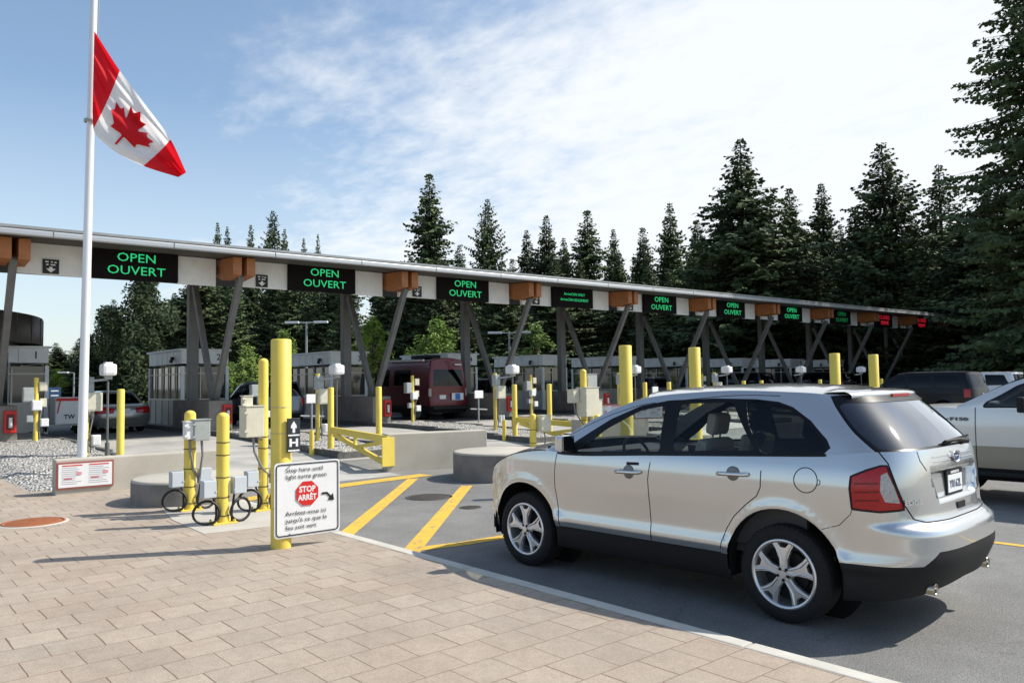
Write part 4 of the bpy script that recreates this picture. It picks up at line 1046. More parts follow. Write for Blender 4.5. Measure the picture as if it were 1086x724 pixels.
# ================================================================ equipment
def at(px, py, D):
    """world point seen at a photo pixel at forward depth D"""
    return Vector((0, 0, CAM_H))+(fw+rt*((px-543)/840.09)+up*((362-py)/840.09))*D
def big_bollard(x, y, h, label, z=None):
    r = empty('bollard', (x, y, gz(y) if z is None else z), 0, label, 'bollard', 'wide yellow bollards')
    o = MB(); R = .108; o.lathe([(R, -.05), (R, h-.012), (R-.012, h), (0, h+.004)], n=32); ob = o.build('post', [M_yel], r)
    return r
BB = big_bollard(3.696, 8.176, 2.235, 'wide yellow bollard carrying the stop sign at the edge of the brick paving', .14)
for z in (.42, 1.50, 1.22): o = MB(); o.tube([(.109*math.cos(2*PI*k/24), .109*math.sin(2*PI*k/24), z) for k in range(24)], .003, n=5, closed=True); o.build('band', [M_galv], BB)
big_bollard(10.14, 8.9, 2.47, 'wide yellow bollard behind the SUV windscreen, left of a pair')
big_bollard(12.05, 8.9, 2.47, 'wide yellow bollard behind the SUV roof, right of the pair over its doors')
big_bollard(16.3, 8.40, 2.40, 'wide yellow bollard behind the SUV tail, left one beside the dark parked SUV')
big_bollard(18.2, 8.45, 2.40, 'wide yellow bollard behind the SUV spoiler, right one beside the dark parked SUV')
# stop sign plate
def stop_sign():
    p0 = at(291, 571.5, 8.93-.16+.0); 
    r = empty('stop_sign', (3.947, 8.052, .652), 0, 'white bilingual stop notice with a red octagon, low on the nearest wide bollard', 'traffic sign')
    r.scale = (.958,)*3; W_, H_ = .80, .83
    def rr(w, h, c): return round_poly([(-w/2, -h/2), (w/2, -h/2), (w/2, h/2), (-w/2, h/2)], c, 4)
    o = MB(); o.prism(rr(W_, H_, .05), (0, 0, 0), (1, 0, 0), (0, 0, 1), -.004); o.build('plate', [M_white], r)
    o = MB(); a = rr(W_-.035, H_-.035, .045); b = rr(W_-.06, H_-.06, .035); n = len(a)
    o.add([(p[0], -.0055, p[1]) for p in a]+[(p[0], -.0055, p[1]) for p in b], [(i, (i+1) % n, n+(i+1) % n, n+i) for i in range(n)]); o.build('border', [M_black], r)
    o = MB(); Rr = .145; oc = [(Rr*math.cos(PI/8+PI/4*k), Rr*math.sin(PI/8+PI/4*k)+.055) for k in range(8)]; o.prism(oc, (-.01, -.005, 0), (1, 0, 0), (0, 0, 1), .002)
    o.v = [Vector((v.x, v.y-.002, v.z)) for v in o.v]; oo = o.build('octagon', [M_red], r)
    t = MB(); t.text('STOP', .092, (-.01, -.0085, .10), (1, 0, 0), (0, 0, 1), off=.001, bold=.003, sx=.9); t.text('ARRÊT', .088, (-.01, -.0085, .008), (1, 0, 0), (0, 0, 1), off=.001, bold=.003, sx=.85); t.build('octagon_text', [M_white], oo)
    t = MB()
    L = [('Stop here until', .325, -.24), ('light turns green', .25, -.24), ('Arrêtez-vous ici', -.155, -.24), ("jusqu'à ce que le", -.232, -.24), ('feu soit vert', -.31, -.24)]
    for s_, z, x in L: t.text(s_, .069, (x-.03, -.006, z), (1, 0, 0), (0, 0, 1), off=.001, bold=.0, align='LEFT', sx=1.1)
    t.build('lettering', [M_black], r)
    t = MB(); t.bar((.17, -.006, .035), (.235, -.006, .035), .002, .022); t.bar((.225, -.0062, .042), (.29, -.0062, -.02), .002, .022)
    t.prism([(.325, -.055), (.245, -.045), (.31, .025)], (0, -.0055, 0), (1, 0, 0), (0, 0, 1), .002); t.build('arrow', [M_black], r)
    b = MB(); b.box((-.27, .03, .3), (.1, .05, .04)); b.box((-.27, .03, -.3), (.1, .05, .04)); b.build('bracket', [M_galv], r)
    for z in (.375, -.375):
        b = MB(); b.cyl((-.22, -.004, z), (-.22, -.012, z), .008, n=8); b.build('bolt', [M_galv], r)
stop_sign()
def black_plaque():
    r = empty('symbol_plaque', (3.779, 8.047, 1.338), 0, 'narrow black plaque with a white arrow above a letter H, above the stop notice', 'sign')
    o = MB(); o.M = Matrix.Diagonal((1, 1, .76, 1)); o.box((0, 0, 0), (.15, .012, .48), bev=.004); o.build('plate', [mat('plaque_dark', (.03, .035, .04), rough=.4)], r)
    t = MB(); t.M = Matrix.Diagonal((1, 1, .76, 1)); t.prism([(-.015, .035), (.015, .035), (.015, .10), (.035, .10), (.03, .14), (0, .20), (-.03, .14), (-.035, .10), (-.015, .10)], (0, -.0075, 0), (1, 0, 0), (0, 0, 1), .001)
    t.box((0, -.008, .0), (.13, .002, .022)); t.box((0, -.008, -.215), (.13, .002, .022)); t.text('H', .15, (0, -.007, -.11), (1, 0, 0), (0, 0, 1), off=.001, bold=.006); t.build('symbol', [M_white], r)
black_plaque()
def loop_cable(o, c, r, t0):
    """a hanging loop of black cable"""
    c = Vector(c); o.tube([c+Vector((r*1.0*math.cos(a)*math.cos(t0), r*math.cos(a)*math.sin(t0)+.02*math.sin(2*a), r*.92*math.sin(a))) for a in [2*PI*k/26 for k in range(26)]], .017, n=6, closed=True)
def sensor_post(x, y, h, r_, label, top=None, low=True, dome=True, z=None, rz=0, cab=None, loops=True):
    r = empty('sensor_post', (x, y, (.146 if x < 5 else gz(y)+.01) if z is None else z), rz, label, 'sensor post', 'yellow sensor posts with boxes')
    o = MB(); o.lathe([(r_, 0), (r_, h-r_*.8)]+[(r_*math.cos(a), h-r_*.8+r_*.8*math.sin(a)) for a in [PI/2*k/6 for k in range(1, 7)]], n=24); pole = o.build('pole', [M_yel], r)
    o = MB(); o.box((0, 0, .01), (.30, .24, .022), bev=.004)
    for sx in (-.12, .12):
        for sy in (-.09, .09): o.cyl((sx, sy, .02), (sx, sy, .05), .014, n=6)
    o.build('base_plate', [M_yel], r)
    for zz in [v for v in (.10, .33, .58, .86, 1.02) if v < h-.2]: o = MB(); o.tube([((r_+.003)*math.cos(2*PI*k/18), (r_+.003)*math.sin(2*PI*k/18), zz) for k in range(18)], .006, n=5, closed=True); o.build('strap', [M_cable], r)
    if low:
        for s in (-1, 1):
            o = MB(); o.box((s*(r_+.115), -.03, .46+.01*s), (.17, .13, .22), bev=.014); bo = o.build('junction_box', [mat('junction_grey', (.46, .50, .54), rough=.45, noise=.06, nscale=20)], r)
            o = MB(); o.box((s*(r_+.115), -.099, .46+.01*s), (.15, .008, .2), bev=.003); o.cyl((s*(r_+.04), -.10, .42), (s*(r_+.04), -.112, .42), .012, n=8); o.build('lid', [mat('junction_lid', (.55, .59, .63), rough=.4)], bo)
            if loops:
                o = MB(); loop_cable(o, (s*(r_+.14), -.04, .16), .155, R_(20)*s); o.tube([(s*(r_+.06), -.03, .36), (s*(r_+.03), -.06, .24), (s*(r_+.02), -.05, .12), (s*(r_+.03), -.03, .02)], .014, n=6); o.build('cable', [M_cable], r)
    if top:
        for (dx, dy, z, w, d, hh, m) in top:
            o = MB(); o.box((dx, dy, z), (w, d, hh), bev=.012); bo = o.build('control_box', [m], r)
            o = MB(); o.box((dx+w/2+.003, dy, z+hh*.02), (.006, d*.88, hh*.88)); o.box((dx+.002, dy, z+hh/2+.006), (w+.02, d+.02, .012))
            for q in (-.3, .3): o.box((dx-w*.48, dy-d/2-.004, z+q*hh), (.05, .01, .03))
            o.build('box_door', [m], bo)
            o = MB(); o.tube([(dx+.02, dy, z-hh/2), (dx+.03, dy-.02, z-hh/2-.2), (dx*.55+.05, dy, z-hh/2-.42), (r_+.06, -.02, max(.1, z-hh/2-.62))], .017, n=6); o.build('conduit', [M_conduit], r)
    return r
sensor_post(3.86, 11.547, 1.40, .078, 'short yellow post with a pale green box at its top, nearest the round drum', top=[(.10, -.12, 1.12, .22, .18, .29, M_boxgrey), (-.06, -.10, 1.12, .10, .16, .24, M_white)])
sensor_post(3.792, 10.117, 1.40, .078, 'plain short yellow post with two grey boxes low down, in front of its neighbours')
sensor_post(4.607, 10.775, 2.12, .068, 'tall thin yellow post with a cream cabinet on its left side', top=[(-.20, -.08, 1.24, .26, .24, .42, M_beige), (-.26, -.05, 1.52, .12, .12, .14, M_beige)])
for (x, y, lab) in ((4.9, 19.2, 'plain yellow bollard beside the flagpole behind the low wall'), (9.6, 18.3, 'yellow bollard in the gravel, left one before booth number 3'), (11.0, 18.3, 'yellow bollard in the gravel, right one before booth number 3'), (15.75, 18.3, 'yellow bollard left of the pair behind the SUV bonnet'), (17.2, 18.3, 'yellow bollard right of the pair behind the SUV bonnet'),
                    (21.85, 18.3, 'yellow bollard showing over the SUV front roof edge'), (23.2, 18.3, 'yellow bollard just right of the first wide bollard over the SUV'), (28.0, 18.3, 'yellow bollard top right of the second wide bollard'), (29.3, 18.3, 'yellow bollard top next right over the roof middle'), (34.1, 18.3, 'yellow bollard top over the SUV rear door'), (35.4, 18.3, 'second yellow bollard top over the SUV rear door'), (40.2, 18.3, 'yellow bollard top near the SUV spoiler'), (41.5, 18.3, 'last yellow bollard top near the SUV spoiler')):
    r = empty('bollard', (x, y, gz(y)+.06), 0, lab, 'bollard', 'slim yellow bollards on the islands')
    o = MB(); o.lathe([(.079, -.05), (.079, 1.58), (.066, 1.60), (0, 1.602)], n=20); o.build('post', [M_yel], r)
    o = MB(); o.lathe([(.081, 0), (.095, 0), (.095, .03), (.081, .03)], n=20); o.build('collar', [M_yel], r)
# box posts and camera housings, one per island
def box_post(x, y, label, v=0):
    r = empty('equipment_post', (x, y, gz(y)+.12), 0, label, 'equipment post', 'equipment posts on the gravel islands')
    h = 1.85 if v == 0 else 1.75
    o = MB(); o.tube([(0, 0, 0), (0, 0, .25), (0, 0, h)], .062, n=12); o.build('pole', [M_yel], r)
    if v == 0:
        L = [(.03, -.02, 1.60, .22, .18, .38, M_boxgrey), (.13, -.1, 1.22, .34, .2, .42, M_beige), (.20, -.06, .34, .18, .14, .24, M_white)]
    else:
        L = [(-.20, 0, 1.28, .26, .2, .40, M_boxgrey), (.16, 0, 1.50, .20, .16, .26, M_beige), (.0, -.1, .98, .24, .16, .28, M_white), (.17, 0, 1.05, .16, .14, .24, M_beige), (-.16, -.05, .62, .16, .12, .2, M_boxgrey), (.2, -.05, .50, .2, .14, .22, M_white)]
    for (a, b, c, w, d, hh, m) in L:
        o = MB(); o.box((a, b, c), (w, d, hh), bev=.012); o.box((a, b-d/2-.004, c), (w*.8, .008, hh*.82)); o.build('box', [m], r)
    o = MB(); o.tube([(.09, -.05, 1.1), (.12, -.06, .8), (.07, -.05, .5), (.1, -.03, .05)], .014, n=6); o.tube([(-.05, -.06, 1.3), (-.10, -.08, .9), (-.05, -.05, .4), (-.08, 0, .02)], .010, n=6); o.build('cable', [M_conduit], r)
    return r
P0 = [box_post(4.42, 20.2, 'yellow equipment post with boxes just right of the flagpole'), box_post(10.2, 20.2, 'yellow equipment post beside the left gravel bollard before booth 3'), box_post(16.55, 20.2, 'yellow equipment post with a white box left of the bollards behind the bonnet'),
      box_post(22.6, 20.2, 'yellow equipment post behind the first wide bollard over the SUV'), box_post(28.7, 20.2, 'yellow equipment post between the second wide bollard and the SUV roof')]
P1 = [box_post(4.3, 25.4, 'yellow post with cream box beside the red extinguisher case at far left', 1), box_post(10.75, 25.4, 'yellow box post behind the tall thin post, before the dark SUV', 1), box_post(16.75, 25.4, 'yellow box post in front of the maroon van side', 1), box_post(22.8, 25.4, 'yellow box post between the plain bollards, right of the van', 1), box_post(28.9, 25.4, 'yellow box post left of the first wide bollard over the SUV', 1), box_post(35, 25.4, 'yellow box post over the SUV roof middle', 1)]
def cam_post(x, y, label, v=1):
    r = empty('camera_post', (x, y, gz(y)+.12), 0, label, 'camera', 'white camera housings on posts')
    o = MB(); o.cyl((0, 0, 0), (0, 0, 1.72), .024, n=10); o.cyl((0, 0, 0), (0, 0, .3), .05, n=10); o.build('pole', [M_steelp], r)
    o = MB(); o.box((0, 0, 1.96), (.30, .42, .27), bev=.06); o.box((0, 0, 2.11), (.16, .2, .05), bev=.01); hh = o.build('housing', [M_white], r)
    o = MB(); o.box((0, .205, 1.95), (.18, .03, .15), bev=.005); o.build('window', [M_bglass], hh)
    o = MB(); o.box((0, 0, 1.79), (.16, .14, .10), bev=.02); o.bar((-.45, .1, 1.70), (0, .0, 1.74), .05, .05); o.build('yoke', [M_galv], r)
    return r
for k, (x, lab) in enumerate(((4.8, 'white camera housing on a post left of the plain bollard and above the sedan'), (10.62, 'white camera housing left of booth number 3 column'), (17.05, 'white camera housing above the plain bollards behind the bonnet'), (23.2, 'white camera housing just right of the first wide bollard'), (29.2, 'white camera housing right of the second wide bollard'), (35.3, 'white camera housing over the SUV quarter window'), (41.4, 'white camera housing between the rear pair of wide bollards'))): cam_post(x, 19.9, lab)
# posts beyond the SUV bonnet
sensor_post(11.35, 12.6, 1.20, .072, 'short yellow post with a cream box, touching the SUV bonnet outline', top=[(.22, -.1, .98, .26, .2, .34, M_beige)], low=False)
sensor_post(12.45, 11.75, 1.16, .08, 'short yellow post under the cluster of cream cabinets', low=False)
sensor_post(12.57, 12.27, 2.14, .072, 'tall yellow post hung with large cream cabinets behind the SUV bonnet', top=[(-.12, -.24, 1.42, .40, .3, .62, M_beige), (.28, .05, 1.82, .30, .12, .42, M_boxgrey), (.34, .0, 1.18, .30, .2, .55, M_beige), (-.42, -.1, 1.55, .18, .2, .28, M_beige)], low=False)
for k in range(-1, 9):
    X = bx(k)+(.05); r = empty('extinguisher_case', (X+.20 if k else X+.2, 25.96, 1.0), 0, '%s red fire extinguisher case from the left on a plinth front' % ordn[k+1], 'extinguisher case', 'red fire extinguisher cases')
    o = MB(); o.box((0, 0, 0), (.30, .16, .62), bev=.03); o.build('case', [M_red], r); o = MB(); o.box((0, -.083, .0), (.20, .01, .44), bev=.004); o.mi = 1; o.cyl((0, -.095, -.16), (0, -.095, .12), .045, n=10); o.build('window', [mat('case_dark', (.12, .02, .02), rough=.5), M_white], r)
# small white tag plates beside lanes
for k, (x, y, lab) in enumerate(((12.2, 24.6, 'small white plate on a stalk behind the stop sign bollard'), (19.3, 24.6, 'small white plate on a stalk right of the maroon van'), (30.1, 24.6, 'small white plate on a stalk left of the wide bollard'))):
    r = empty('reader_plate', (x, y, gz(y)), 0, lab, 'reader', 'small white reader plates'); o = MB(); o.cyl((0, 0, 0), (0, 0, .95), .03, n=8); o.bar((-.4, 0, .55), (.5, .1, .5), .05, .05); o.build('stalk', [M_galv], r)
    o = MB(); o.box((0, -.02, 1.1), (.42, .06, .30), bev=.02); o.build('plate', [M_white], r)
# ---------------------------------------------------------------- flagpole and flag
fp = empty('flagpole', (3.76, 17.5, gz(17.5)), 0, 'tall white flagpole rising out of the frame behind the low wall', 'flagpole'); fp.rotation_euler = (0, .0115, 0)
o = MB(); o.cyl((0, 0, -.1), (0, 0, 14), .09, .058, n=24); o.build('pole', [mat('pole_white', (.74, .75, .77), rough=.35, metal=.15)], fp)
o = MB(); o.lathe([(.11, 7.12), (.125, 7.13), (.125, 7.18), (.11, 7.19)], n=20); o.tube([(.11, .0, 7.2), (.10, 0, 9.0), (.09, 0, 13)], .006, n=5); o.build('halyard', [M_galv], fp)
def flag():
    D = 15.75
    top = [(100, 33), (127, 75), (154, 111), (181, 148), (197.5, 183)]; bot = [(98, 118), (99, 137), (118, 158), (152, 176), (189, 188)]
    ct = [curve1([(i/4, p[j]) for i, p in enumerate(top)]) for j in (0, 1)]; cb = [curve1([(i/4, p[j]) for i, p in enumerate(bot)]) for j in (0, 1)]
    base = at(99, 80, D)
    def F(u, v, off=0):
        x = lerp(cb[0](u), ct[0](u), v); y = lerp(cb[1](u), ct[1](u), v)
        x += -3.5*math.sin(PI*v)*(1-u)*0+2.0*math.sin(PI*v)*math.sin(PI*u); 
        # soft folds: depth waves and a little sag
        d = .10*math.sin(2*PI*(v*1.15+u*.55)+.6)*(.25+u)+.07*math.sin(2*PI*(v*2.6-u*.9))*(.3+.7*math.sin(PI*u))+.025*math.sin(2*PI*(v*5.5+u*1.2))
        return at(x, y, D+d+off)
    r = empty('flag', tuple(at(100, 33, D)), 0, 'red and white maple leaf flag hanging at half mast from the flagpole', 'flag')
    inv = r.location.copy()
    o = MB(); nu, nv = 96, 60; vs = [F(i/nu, j/nv)-inv for i in range(nu+1) for j in range(nv+1)]
    o.add(vs, [(i*(nv+1)+j, (i+1)*(nv+1)+j, (i+1)*(nv+1)+j+1, i*(nv+1)+j+1) for i in range(nu) for j in range(nv)], True)
    for n_, f in enumerate(o.f):
        i = n_//nv; o.m[n_] = 1 if 24 <= i < 72 else 0
    Mr = mat('flag_red', (.70, .008, .02), rough=.75); Mw = mat('flag_white', (.80, .80, .80), rough=.8)
    for m, c_ in ((Mr, (.75, .01, .02, 1)), (Mw, (.85, .85, .85, 1))):
        nt = m.node_tree; tr_ = nt.nodes.new('ShaderNodeBsdfTranslucent'); tr_.inputs[0].default_value = c_; mx = nt.nodes.new('ShaderNodeMixShader'); mx.inputs[0].default_value = .4
        nt.links.new(nt.nodes['Principled BSDF'].outputs[0], mx.inputs[1]); nt.links.new(tr_.outputs[0], mx.inputs[2]); nt.links.new(mx.outputs[0], nt.nodes['Material Output'].inputs[0])
    cl = o.build('cloth', [Mr, Mw], r)
    half = [(0, 1.0), (.155, .70), (.20, .675), (.40, .775), (.305, .27), (.32, .225), (.37, .235), (.60, .49), (.655, .355), (.70, .325), (.96, .375), (.875, .11), (.885, .05), (1.0, -.01), (.60, -.335), (.585, -.385), (.635, -.55), (.12, -.465), (.045, -.50), (.05, -.98)]
    P = half+[(-a, b) for a, b in half[::-1][:-1]]
    P2 = []
    for i in range(len(P)):
        a, b = P[i], P[(i+1) % len(P)]
        for k in range(4): P2.append((lerp(a[0], b[0], k/4), lerp(a[1], b[1], k/4)))
    bm = bmesh.new(); vs = [bm.verts.new((.5+p[0]*.185, .47+p[1]*.37, 0)) for p in P2]; f = bm.faces.new(vs)
    for i in range(12): bmesh.ops.bisect_plane(bm, geom=bm.verts[:]+bm.edges[:]+bm.faces[:], plane_co=(.32+i*.03, 0, 0), plane_no=(1, 0, 0), dist=1e-6)
    for i in range(14): bmesh.ops.bisect_plane(bm, geom=bm.verts[:]+bm.edges[:]+bm.faces[:], plane_co=(0, .1+i*.055, 0), plane_no=(0, 1, 0), dist=1e-6)
    bm.verts.index_update(); vv = [(v.co.x, v.co.y) for v in bm.verts]; ff = [[v.index for v in f.verts] for f in bm.faces]; bm.free()
    for off, nm in ((-.022, 'leaf_front'), (.022, 'leaf_back')):
        o = MB(); o.add([F(u, v, off)-inv for u, v in vv], ff, True); o.build('maple_leaf', [Mr], cl)
flag()
# ================================================================ other vehicles
def vehicle(name, label, cat, loc, rz, paint, S, group='vehicles at the lanes'):
    c = lambda k: curve1(S[k])
    shp = Shape(xr=c('xr'), xf=c('xf'), w=c('w'), zb=c('zb'), ry=c('ry'), rz=c('rz'), hz=c('hz'), sr0=S['sr0'], nr=S['nr'], sf0=S['sf0'], nf=S['nf'], wb=S['wb'], arch=S['arch'], extra=None,
                gx0=S['gx0'], gxe=S['gxe'], sA=S['sA'], sT=S['sT'], wcb=S['wcb'], wct=S['wct'], crown=S['crown'])
    root = empty(name, loc, rz, label, cat, group); s0, s1 = shp.s0, shp.s1; F, G = shp.W, shp.G; zc0 = S['zlow']
    g = S.get('ds', .09); sh = Sheet(s0, s1, zc0, max(p[1] for p in S['zb'])+.05, g, .08)
    sh.cut([(lerp(s0, s1, k/50), shp.zb(lerp(s0, s1, k/50))) for k in range(51)], closed=False)
    ar = [[(cx+S['arch'][0]*math.cos(2*PI*k/28), S['arch'][1]+S['arch'][0]*math.sin(2*PI*k/28)) for k in range(28)] for cx in (0, S['wb'])]
    for a in ar: sh.cut(a)
    sh.cut_seg((s0, S['zclad']), (s1, S['zclad']))
    if 'two' in S: sh.cut_seg((s0, S['two']), (s1, S['two']))
    sh.cut(S['tl'])
    def cls(a, z):
        if z > shp.zb(a)-.0005 or any(inpoly(a, z, q) for q in ar): return None
        if inpoly(a, z, S['tl']): return 'tl'
        if z < S['zclad']: return 'clad'
        if 'two' in S and z < S['two']: return 'two'
        return 'body'
    pc = sh.pieces(cls); b = MB(); bend(b, pc['body'], F, flip=True)
    gh = Sheet(s0, S['sA'], 0, 1, g, .12); wins = [[(x, shp.hAt(x, z)) for x, z in round_poly(P, .05)] for P in S['win']]
    for P in wins: gh.cut(P)
    rg = S['rg']; gh.cut(rg)
    rgP = [(p[0]-(2 if p[0] < s0+.002 else 0), p[1]) for p in rg] if False else rg
    def clg(a, h):
        for i, P in enumerate(wins):
            if inpoly(a, h, P): return 'w%d' % i
        if inpoly(a, h, rgP): return 'rg'
        return 'body'
    pg = gh.pieces(clg); bend(b, pg['body'], G, flip=True); build_n(b, 'body', [paint], root)
    o = MB(); bend(o, Sheet(s0+.002, S['sT'], 0, 1, .12, .12).pieces(lambda a, h: 1)[1], shp.roof, flip=True); build_n(o, 'roof', [S.get('roofm', paint)], root)
    o = MB(); bend(o, Sheet(S['sA'], s1-.002, 0, 1, .12, .12).pieces(lambda a, h: 1)[1], shp.hood, flip=True); build_n(o, 'hood', [paint], root)
    o = MB(); bend(o, Sheet(0, 1, 0, 1, .12, .12).pieces(lambda a, h: 1)[1], shp.wind, flip=True); build_n(o, 'windshield', [S['gl']], root)
    if S.get('deck'):
        o = MB(); bend(o, Sheet(s0+.002, S['gx0'][0], 0, 1, .12, .2).pieces(lambda a, h: 1)[1], shp.deck, flip=True); build_n(o, S['deck'], [paint if S['deck'] == 'trunk_lid' else M_blackpl], root)
    for i in range(len(wins)):
        if 'w%d' % i in pg:
            for sg in (1, -1): o = MB(); bend(o, pg['w%d' % i], G, mirror=sg, flip=True); build_n(o, 'window', [S['gl']], root)
    if 'rg' in pg: o = MB(); bend(o, pg['rg'], G, flip=True); build_n(o, 'rear_window', [S['gr']], root)
    o = MB(); bend(o, pc['clad'], F, flip=True); build_n(o, 'bumper', [S.get('cladm', M_blackpl)], root)
    if 'two' in pc: o = MB(); bend(o, pc['two'], F, flip=True); build_n(o, 'lower_body', [S['twom']], root)
    for sg in (1, -1): o = MB(); bend(o, pc['tl'], F, mirror=sg, flip=True); build_n(o, 'taillight', [S.get('tlm', M_lensr)], root)
    o = MB(); 
    for P in S.get('gaps', []): ribbon(o, F, P, .012, off=.002, flip=True)
    for P in wins: ribbon(o, G, P+[P[0]], .022, off=.003, flip=True)
    if o.v: o.build('trim', [M_blackpl], root)
    xc = F(s0, S['pz'])[0]
    o = MB(); o.box((xc-.012, S.get('py', 0), S['pz']), (.02, .32, .17), bev=.004); po = o.build('licence_plate', [M_plate], root)
    o = MB(); o.box((S['wb']/2, 0, .42), (S['wb']+1.2, shp.w(.6)*1.55, .2)); o.box((S['wb']/2, 0, shp.zb(1)-.35), (S['wb']*.9, shp.w(.6)*1.7, .1)); o.build('underbody', [M_dark], root)
    for (x, y) in S.get('seats', []):
        o = MB(); o.box((x, y, shp.zb(1)-.1), (.14, .48, .7), bev=.05); o.box((x-.02, y, shp.zb(1)+.33), (.1, .26, .2), bev=.04); o.build('seat', [M_seatc], root)
    wheel_wells(root, shp, (0, S['wb']), S['arch'][0], S['arch'][1], shp.w(.6))
    for cx in (0, S['wb']):
        for sg in (1, -1): make_wheel('wheel', root, cx, sg*(shp.w(.5)-.01), sg, S['tyre'][0], S['tyre'][1], S['tyre'][2], 'plain')
    for sg in (1, -1):
        mx, mz = S['mir']; o = MB(); o.box((mx, sg*(shp.w(1.0)+.12), mz), (.10, .20, S.get('mh', .15)), bev=.03); o.bar((mx+.02, sg*(shp.w(1.0)-.08), mz-.05), (mx, sg*(shp.w(1.0)+.06), mz-.03), .06, .04); o.build('mirror', [M_blackpl], root)
    return root, shp
def lin(*p): return list(p)
SEDAN = dict(wb=2.75, xr=[(.2, -.95), (.35, -1.06), (.55, -1.12), (.75, -1.10), (.95, -1.02), (1.1, -.98)], xf=[(.2, 3.5), (.6, 3.65), (.9, 3.55)], w=[(.2, .80), (.35, .88), (.6, .905), (.8, .90), (.95, .87), (1.1, .83)],
             zb=[(-3, .99), (-.6, .99), (0, .97), (2.2, .95), (2.9, .87), (3.4, .74), (4.4, .70)], ry=[(-2, .58), (1.2, .62), (2.2, .84)], rz=[(-3, 1.385), (.3, 1.41), (.9, 1.44), (1.4, 1.40), (2.2, .97)], hz=[(2.2, .99), (3, .93), (3.6, .75)],
             sr0=-.75, nr=2.8, sf0=2.95, nf=2.4, arch=(.37, .32), gx0=(-.05, .30), gxe=(-.42, .22), sA=2.2, sT=1.3, wcb=(2.5, .99), wct=(1.45, 1.44), crown=.04, zlow=.2, zclad=.42, cladm=None,
             tl=[(-.78, .66), (-.78, .86), (-1.05, .90), (-1.28, .88), (-1.50, .84), (-1.45, .68)], win=[[(2.0, .98), (1.3, 1.36), (.95, 1.38), (.95, .99)], [(.88, .99), (.88, 1.38), (.35, 1.36), (-.05, 1.05), (0, 1.0)]],
             rg=[(-3.2, .06), (-.55, .06), (-.35, .9), (-3.2, .9)], gl=M_dtint, gr=M_tint, deck='trunk_lid', pz=.76, tyre=(.32, .22, .2), mir=(1.85, 1.02), seats=[(1.0, .35), (1.0, -.35)], gaps=[[(2.2, .93), (2.2, .43)], [(.95, .95), (.95, .43)]])
SUVS = dict(wb=2.8, xr=[(.2, -.80), (.4, -.90), (.6, -.95), (.9, -.92), (1.2, -.88)], xf=[(.2, 3.5), (.6, 3.7), (1.0, 3.6)], w=[(.2, .82), (.4, .90), (.7, .93), (.9, .93), (1.1, .90), (1.3, .86)],
            zb=[(-3, 1.12), (0, 1.10), (2.3, 1.05), (2.9, 1.02), (3.4, .9), (4.6, .8)], ry=[(-2, .68), (1.4, .69), (2.4, .86)], rz=[(-3, 1.68), (.5, 1.72), (1.0, 1.72), (1.5, 1.66), (2.4, 1.08)], hz=[(2.4, 1.12), (3, 1.08), (3.6, .9)],
            sr0=-.5, nr=3.4, sf0=2.95, nf=2.6, arch=(.43, .37), gx0=(-.5, -.35), gxe=(-.87, -.68), sA=2.4, sT=1.5, wcb=(2.6, 1.12), wct=(1.65, 1.72), crown=.05, zlow=.22, zclad=.5,
            tl=[(-.6, .85), (-.6, 1.08), (-.85, 1.08), (-1.0, 1.05), (-1.0, .84)], win=[[(2.1, 1.08), (1.5, 1.55), (1.1, 1.62), (1.1, 1.12)], [(1.0, 1.12), (1.0, 1.63), (.3, 1.63), (.2, 1.13)], [(.1, 1.14), (.18, 1.62), (-.35, 1.58), (-.5, 1.2), (-.42, 1.15)]],
            rg=[(-3.2, .08), (-.95, .08), (-.85, .88), (-3.2, .88)], gl=M_tint, gr=M_tint, pz=.85, tyre=(.36, .24, .22), mir=(2.1, 1.15), gaps=[[(2.3, 1.04), (2.3, .52)], [(1.1, 1.08), (1.1, .52)], [(.12, 1.1), (.2, .95), (.45, .52)]])
BIG = dict(SUVS); BIG.update(wb=3.1, xf=[(.2, 3.9), (.6, 4.05), (1.0, 4.0)], xr=[(.2, -1.0), (.4, -1.12), (.6, -1.15), (.9, -1.12), (1.3, -1.08)], w=[(.2, .9), (.4, .97), (.7, 1.0), (1.0, .99), (1.2, .97), (1.5, .92)], zb=[(-3, 1.28), (2.5, 1.24), (3.2, 1.2), (4.9, 1.05)],
           ry=[(-2, .80), (1.8, .80), (2.7, .95)], rz=[(-3, 1.86), (.5, 1.92), (1.3, 1.92), (1.8, 1.86), (2.7, 1.26)], hz=[(2.7, 1.3), (4, 1.1)], sr0=-.65, sf0=3.3, nr=4, arch=(.45, .40), gx0=(-.65, -.55), gxe=(-1.06, -.85), sA=2.7, sT=1.8, wcb=(2.85, 1.3), wct=(1.95, 1.93), zlow=.28, zclad=.5,
           tl=[(-.75, .95), (-.75, 1.26), (-1.0, 1.26), (-1.0, .95)], win=[[(2.4, 1.28), (1.8, 1.72), (1.45, 1.80), (1.45, 1.30)], [(1.35, 1.30), (1.35, 1.81), (.5, 1.81), (.4, 1.31)], [(.28, 1.31), (.38, 1.81), (-.45, 1.79), (-.65, 1.40), (-.6, 1.32)]], rg=[(-3.4, .06), (-1.05, .06), (-.98, .9), (-3.4, .9)], pz=1.0, tyre=(.39, .25, .26), mir=(2.35, 1.35), gaps=[[(1.45, 1.2), (1.45, .55)], [(.35, 1.2), (.45, .55)]])
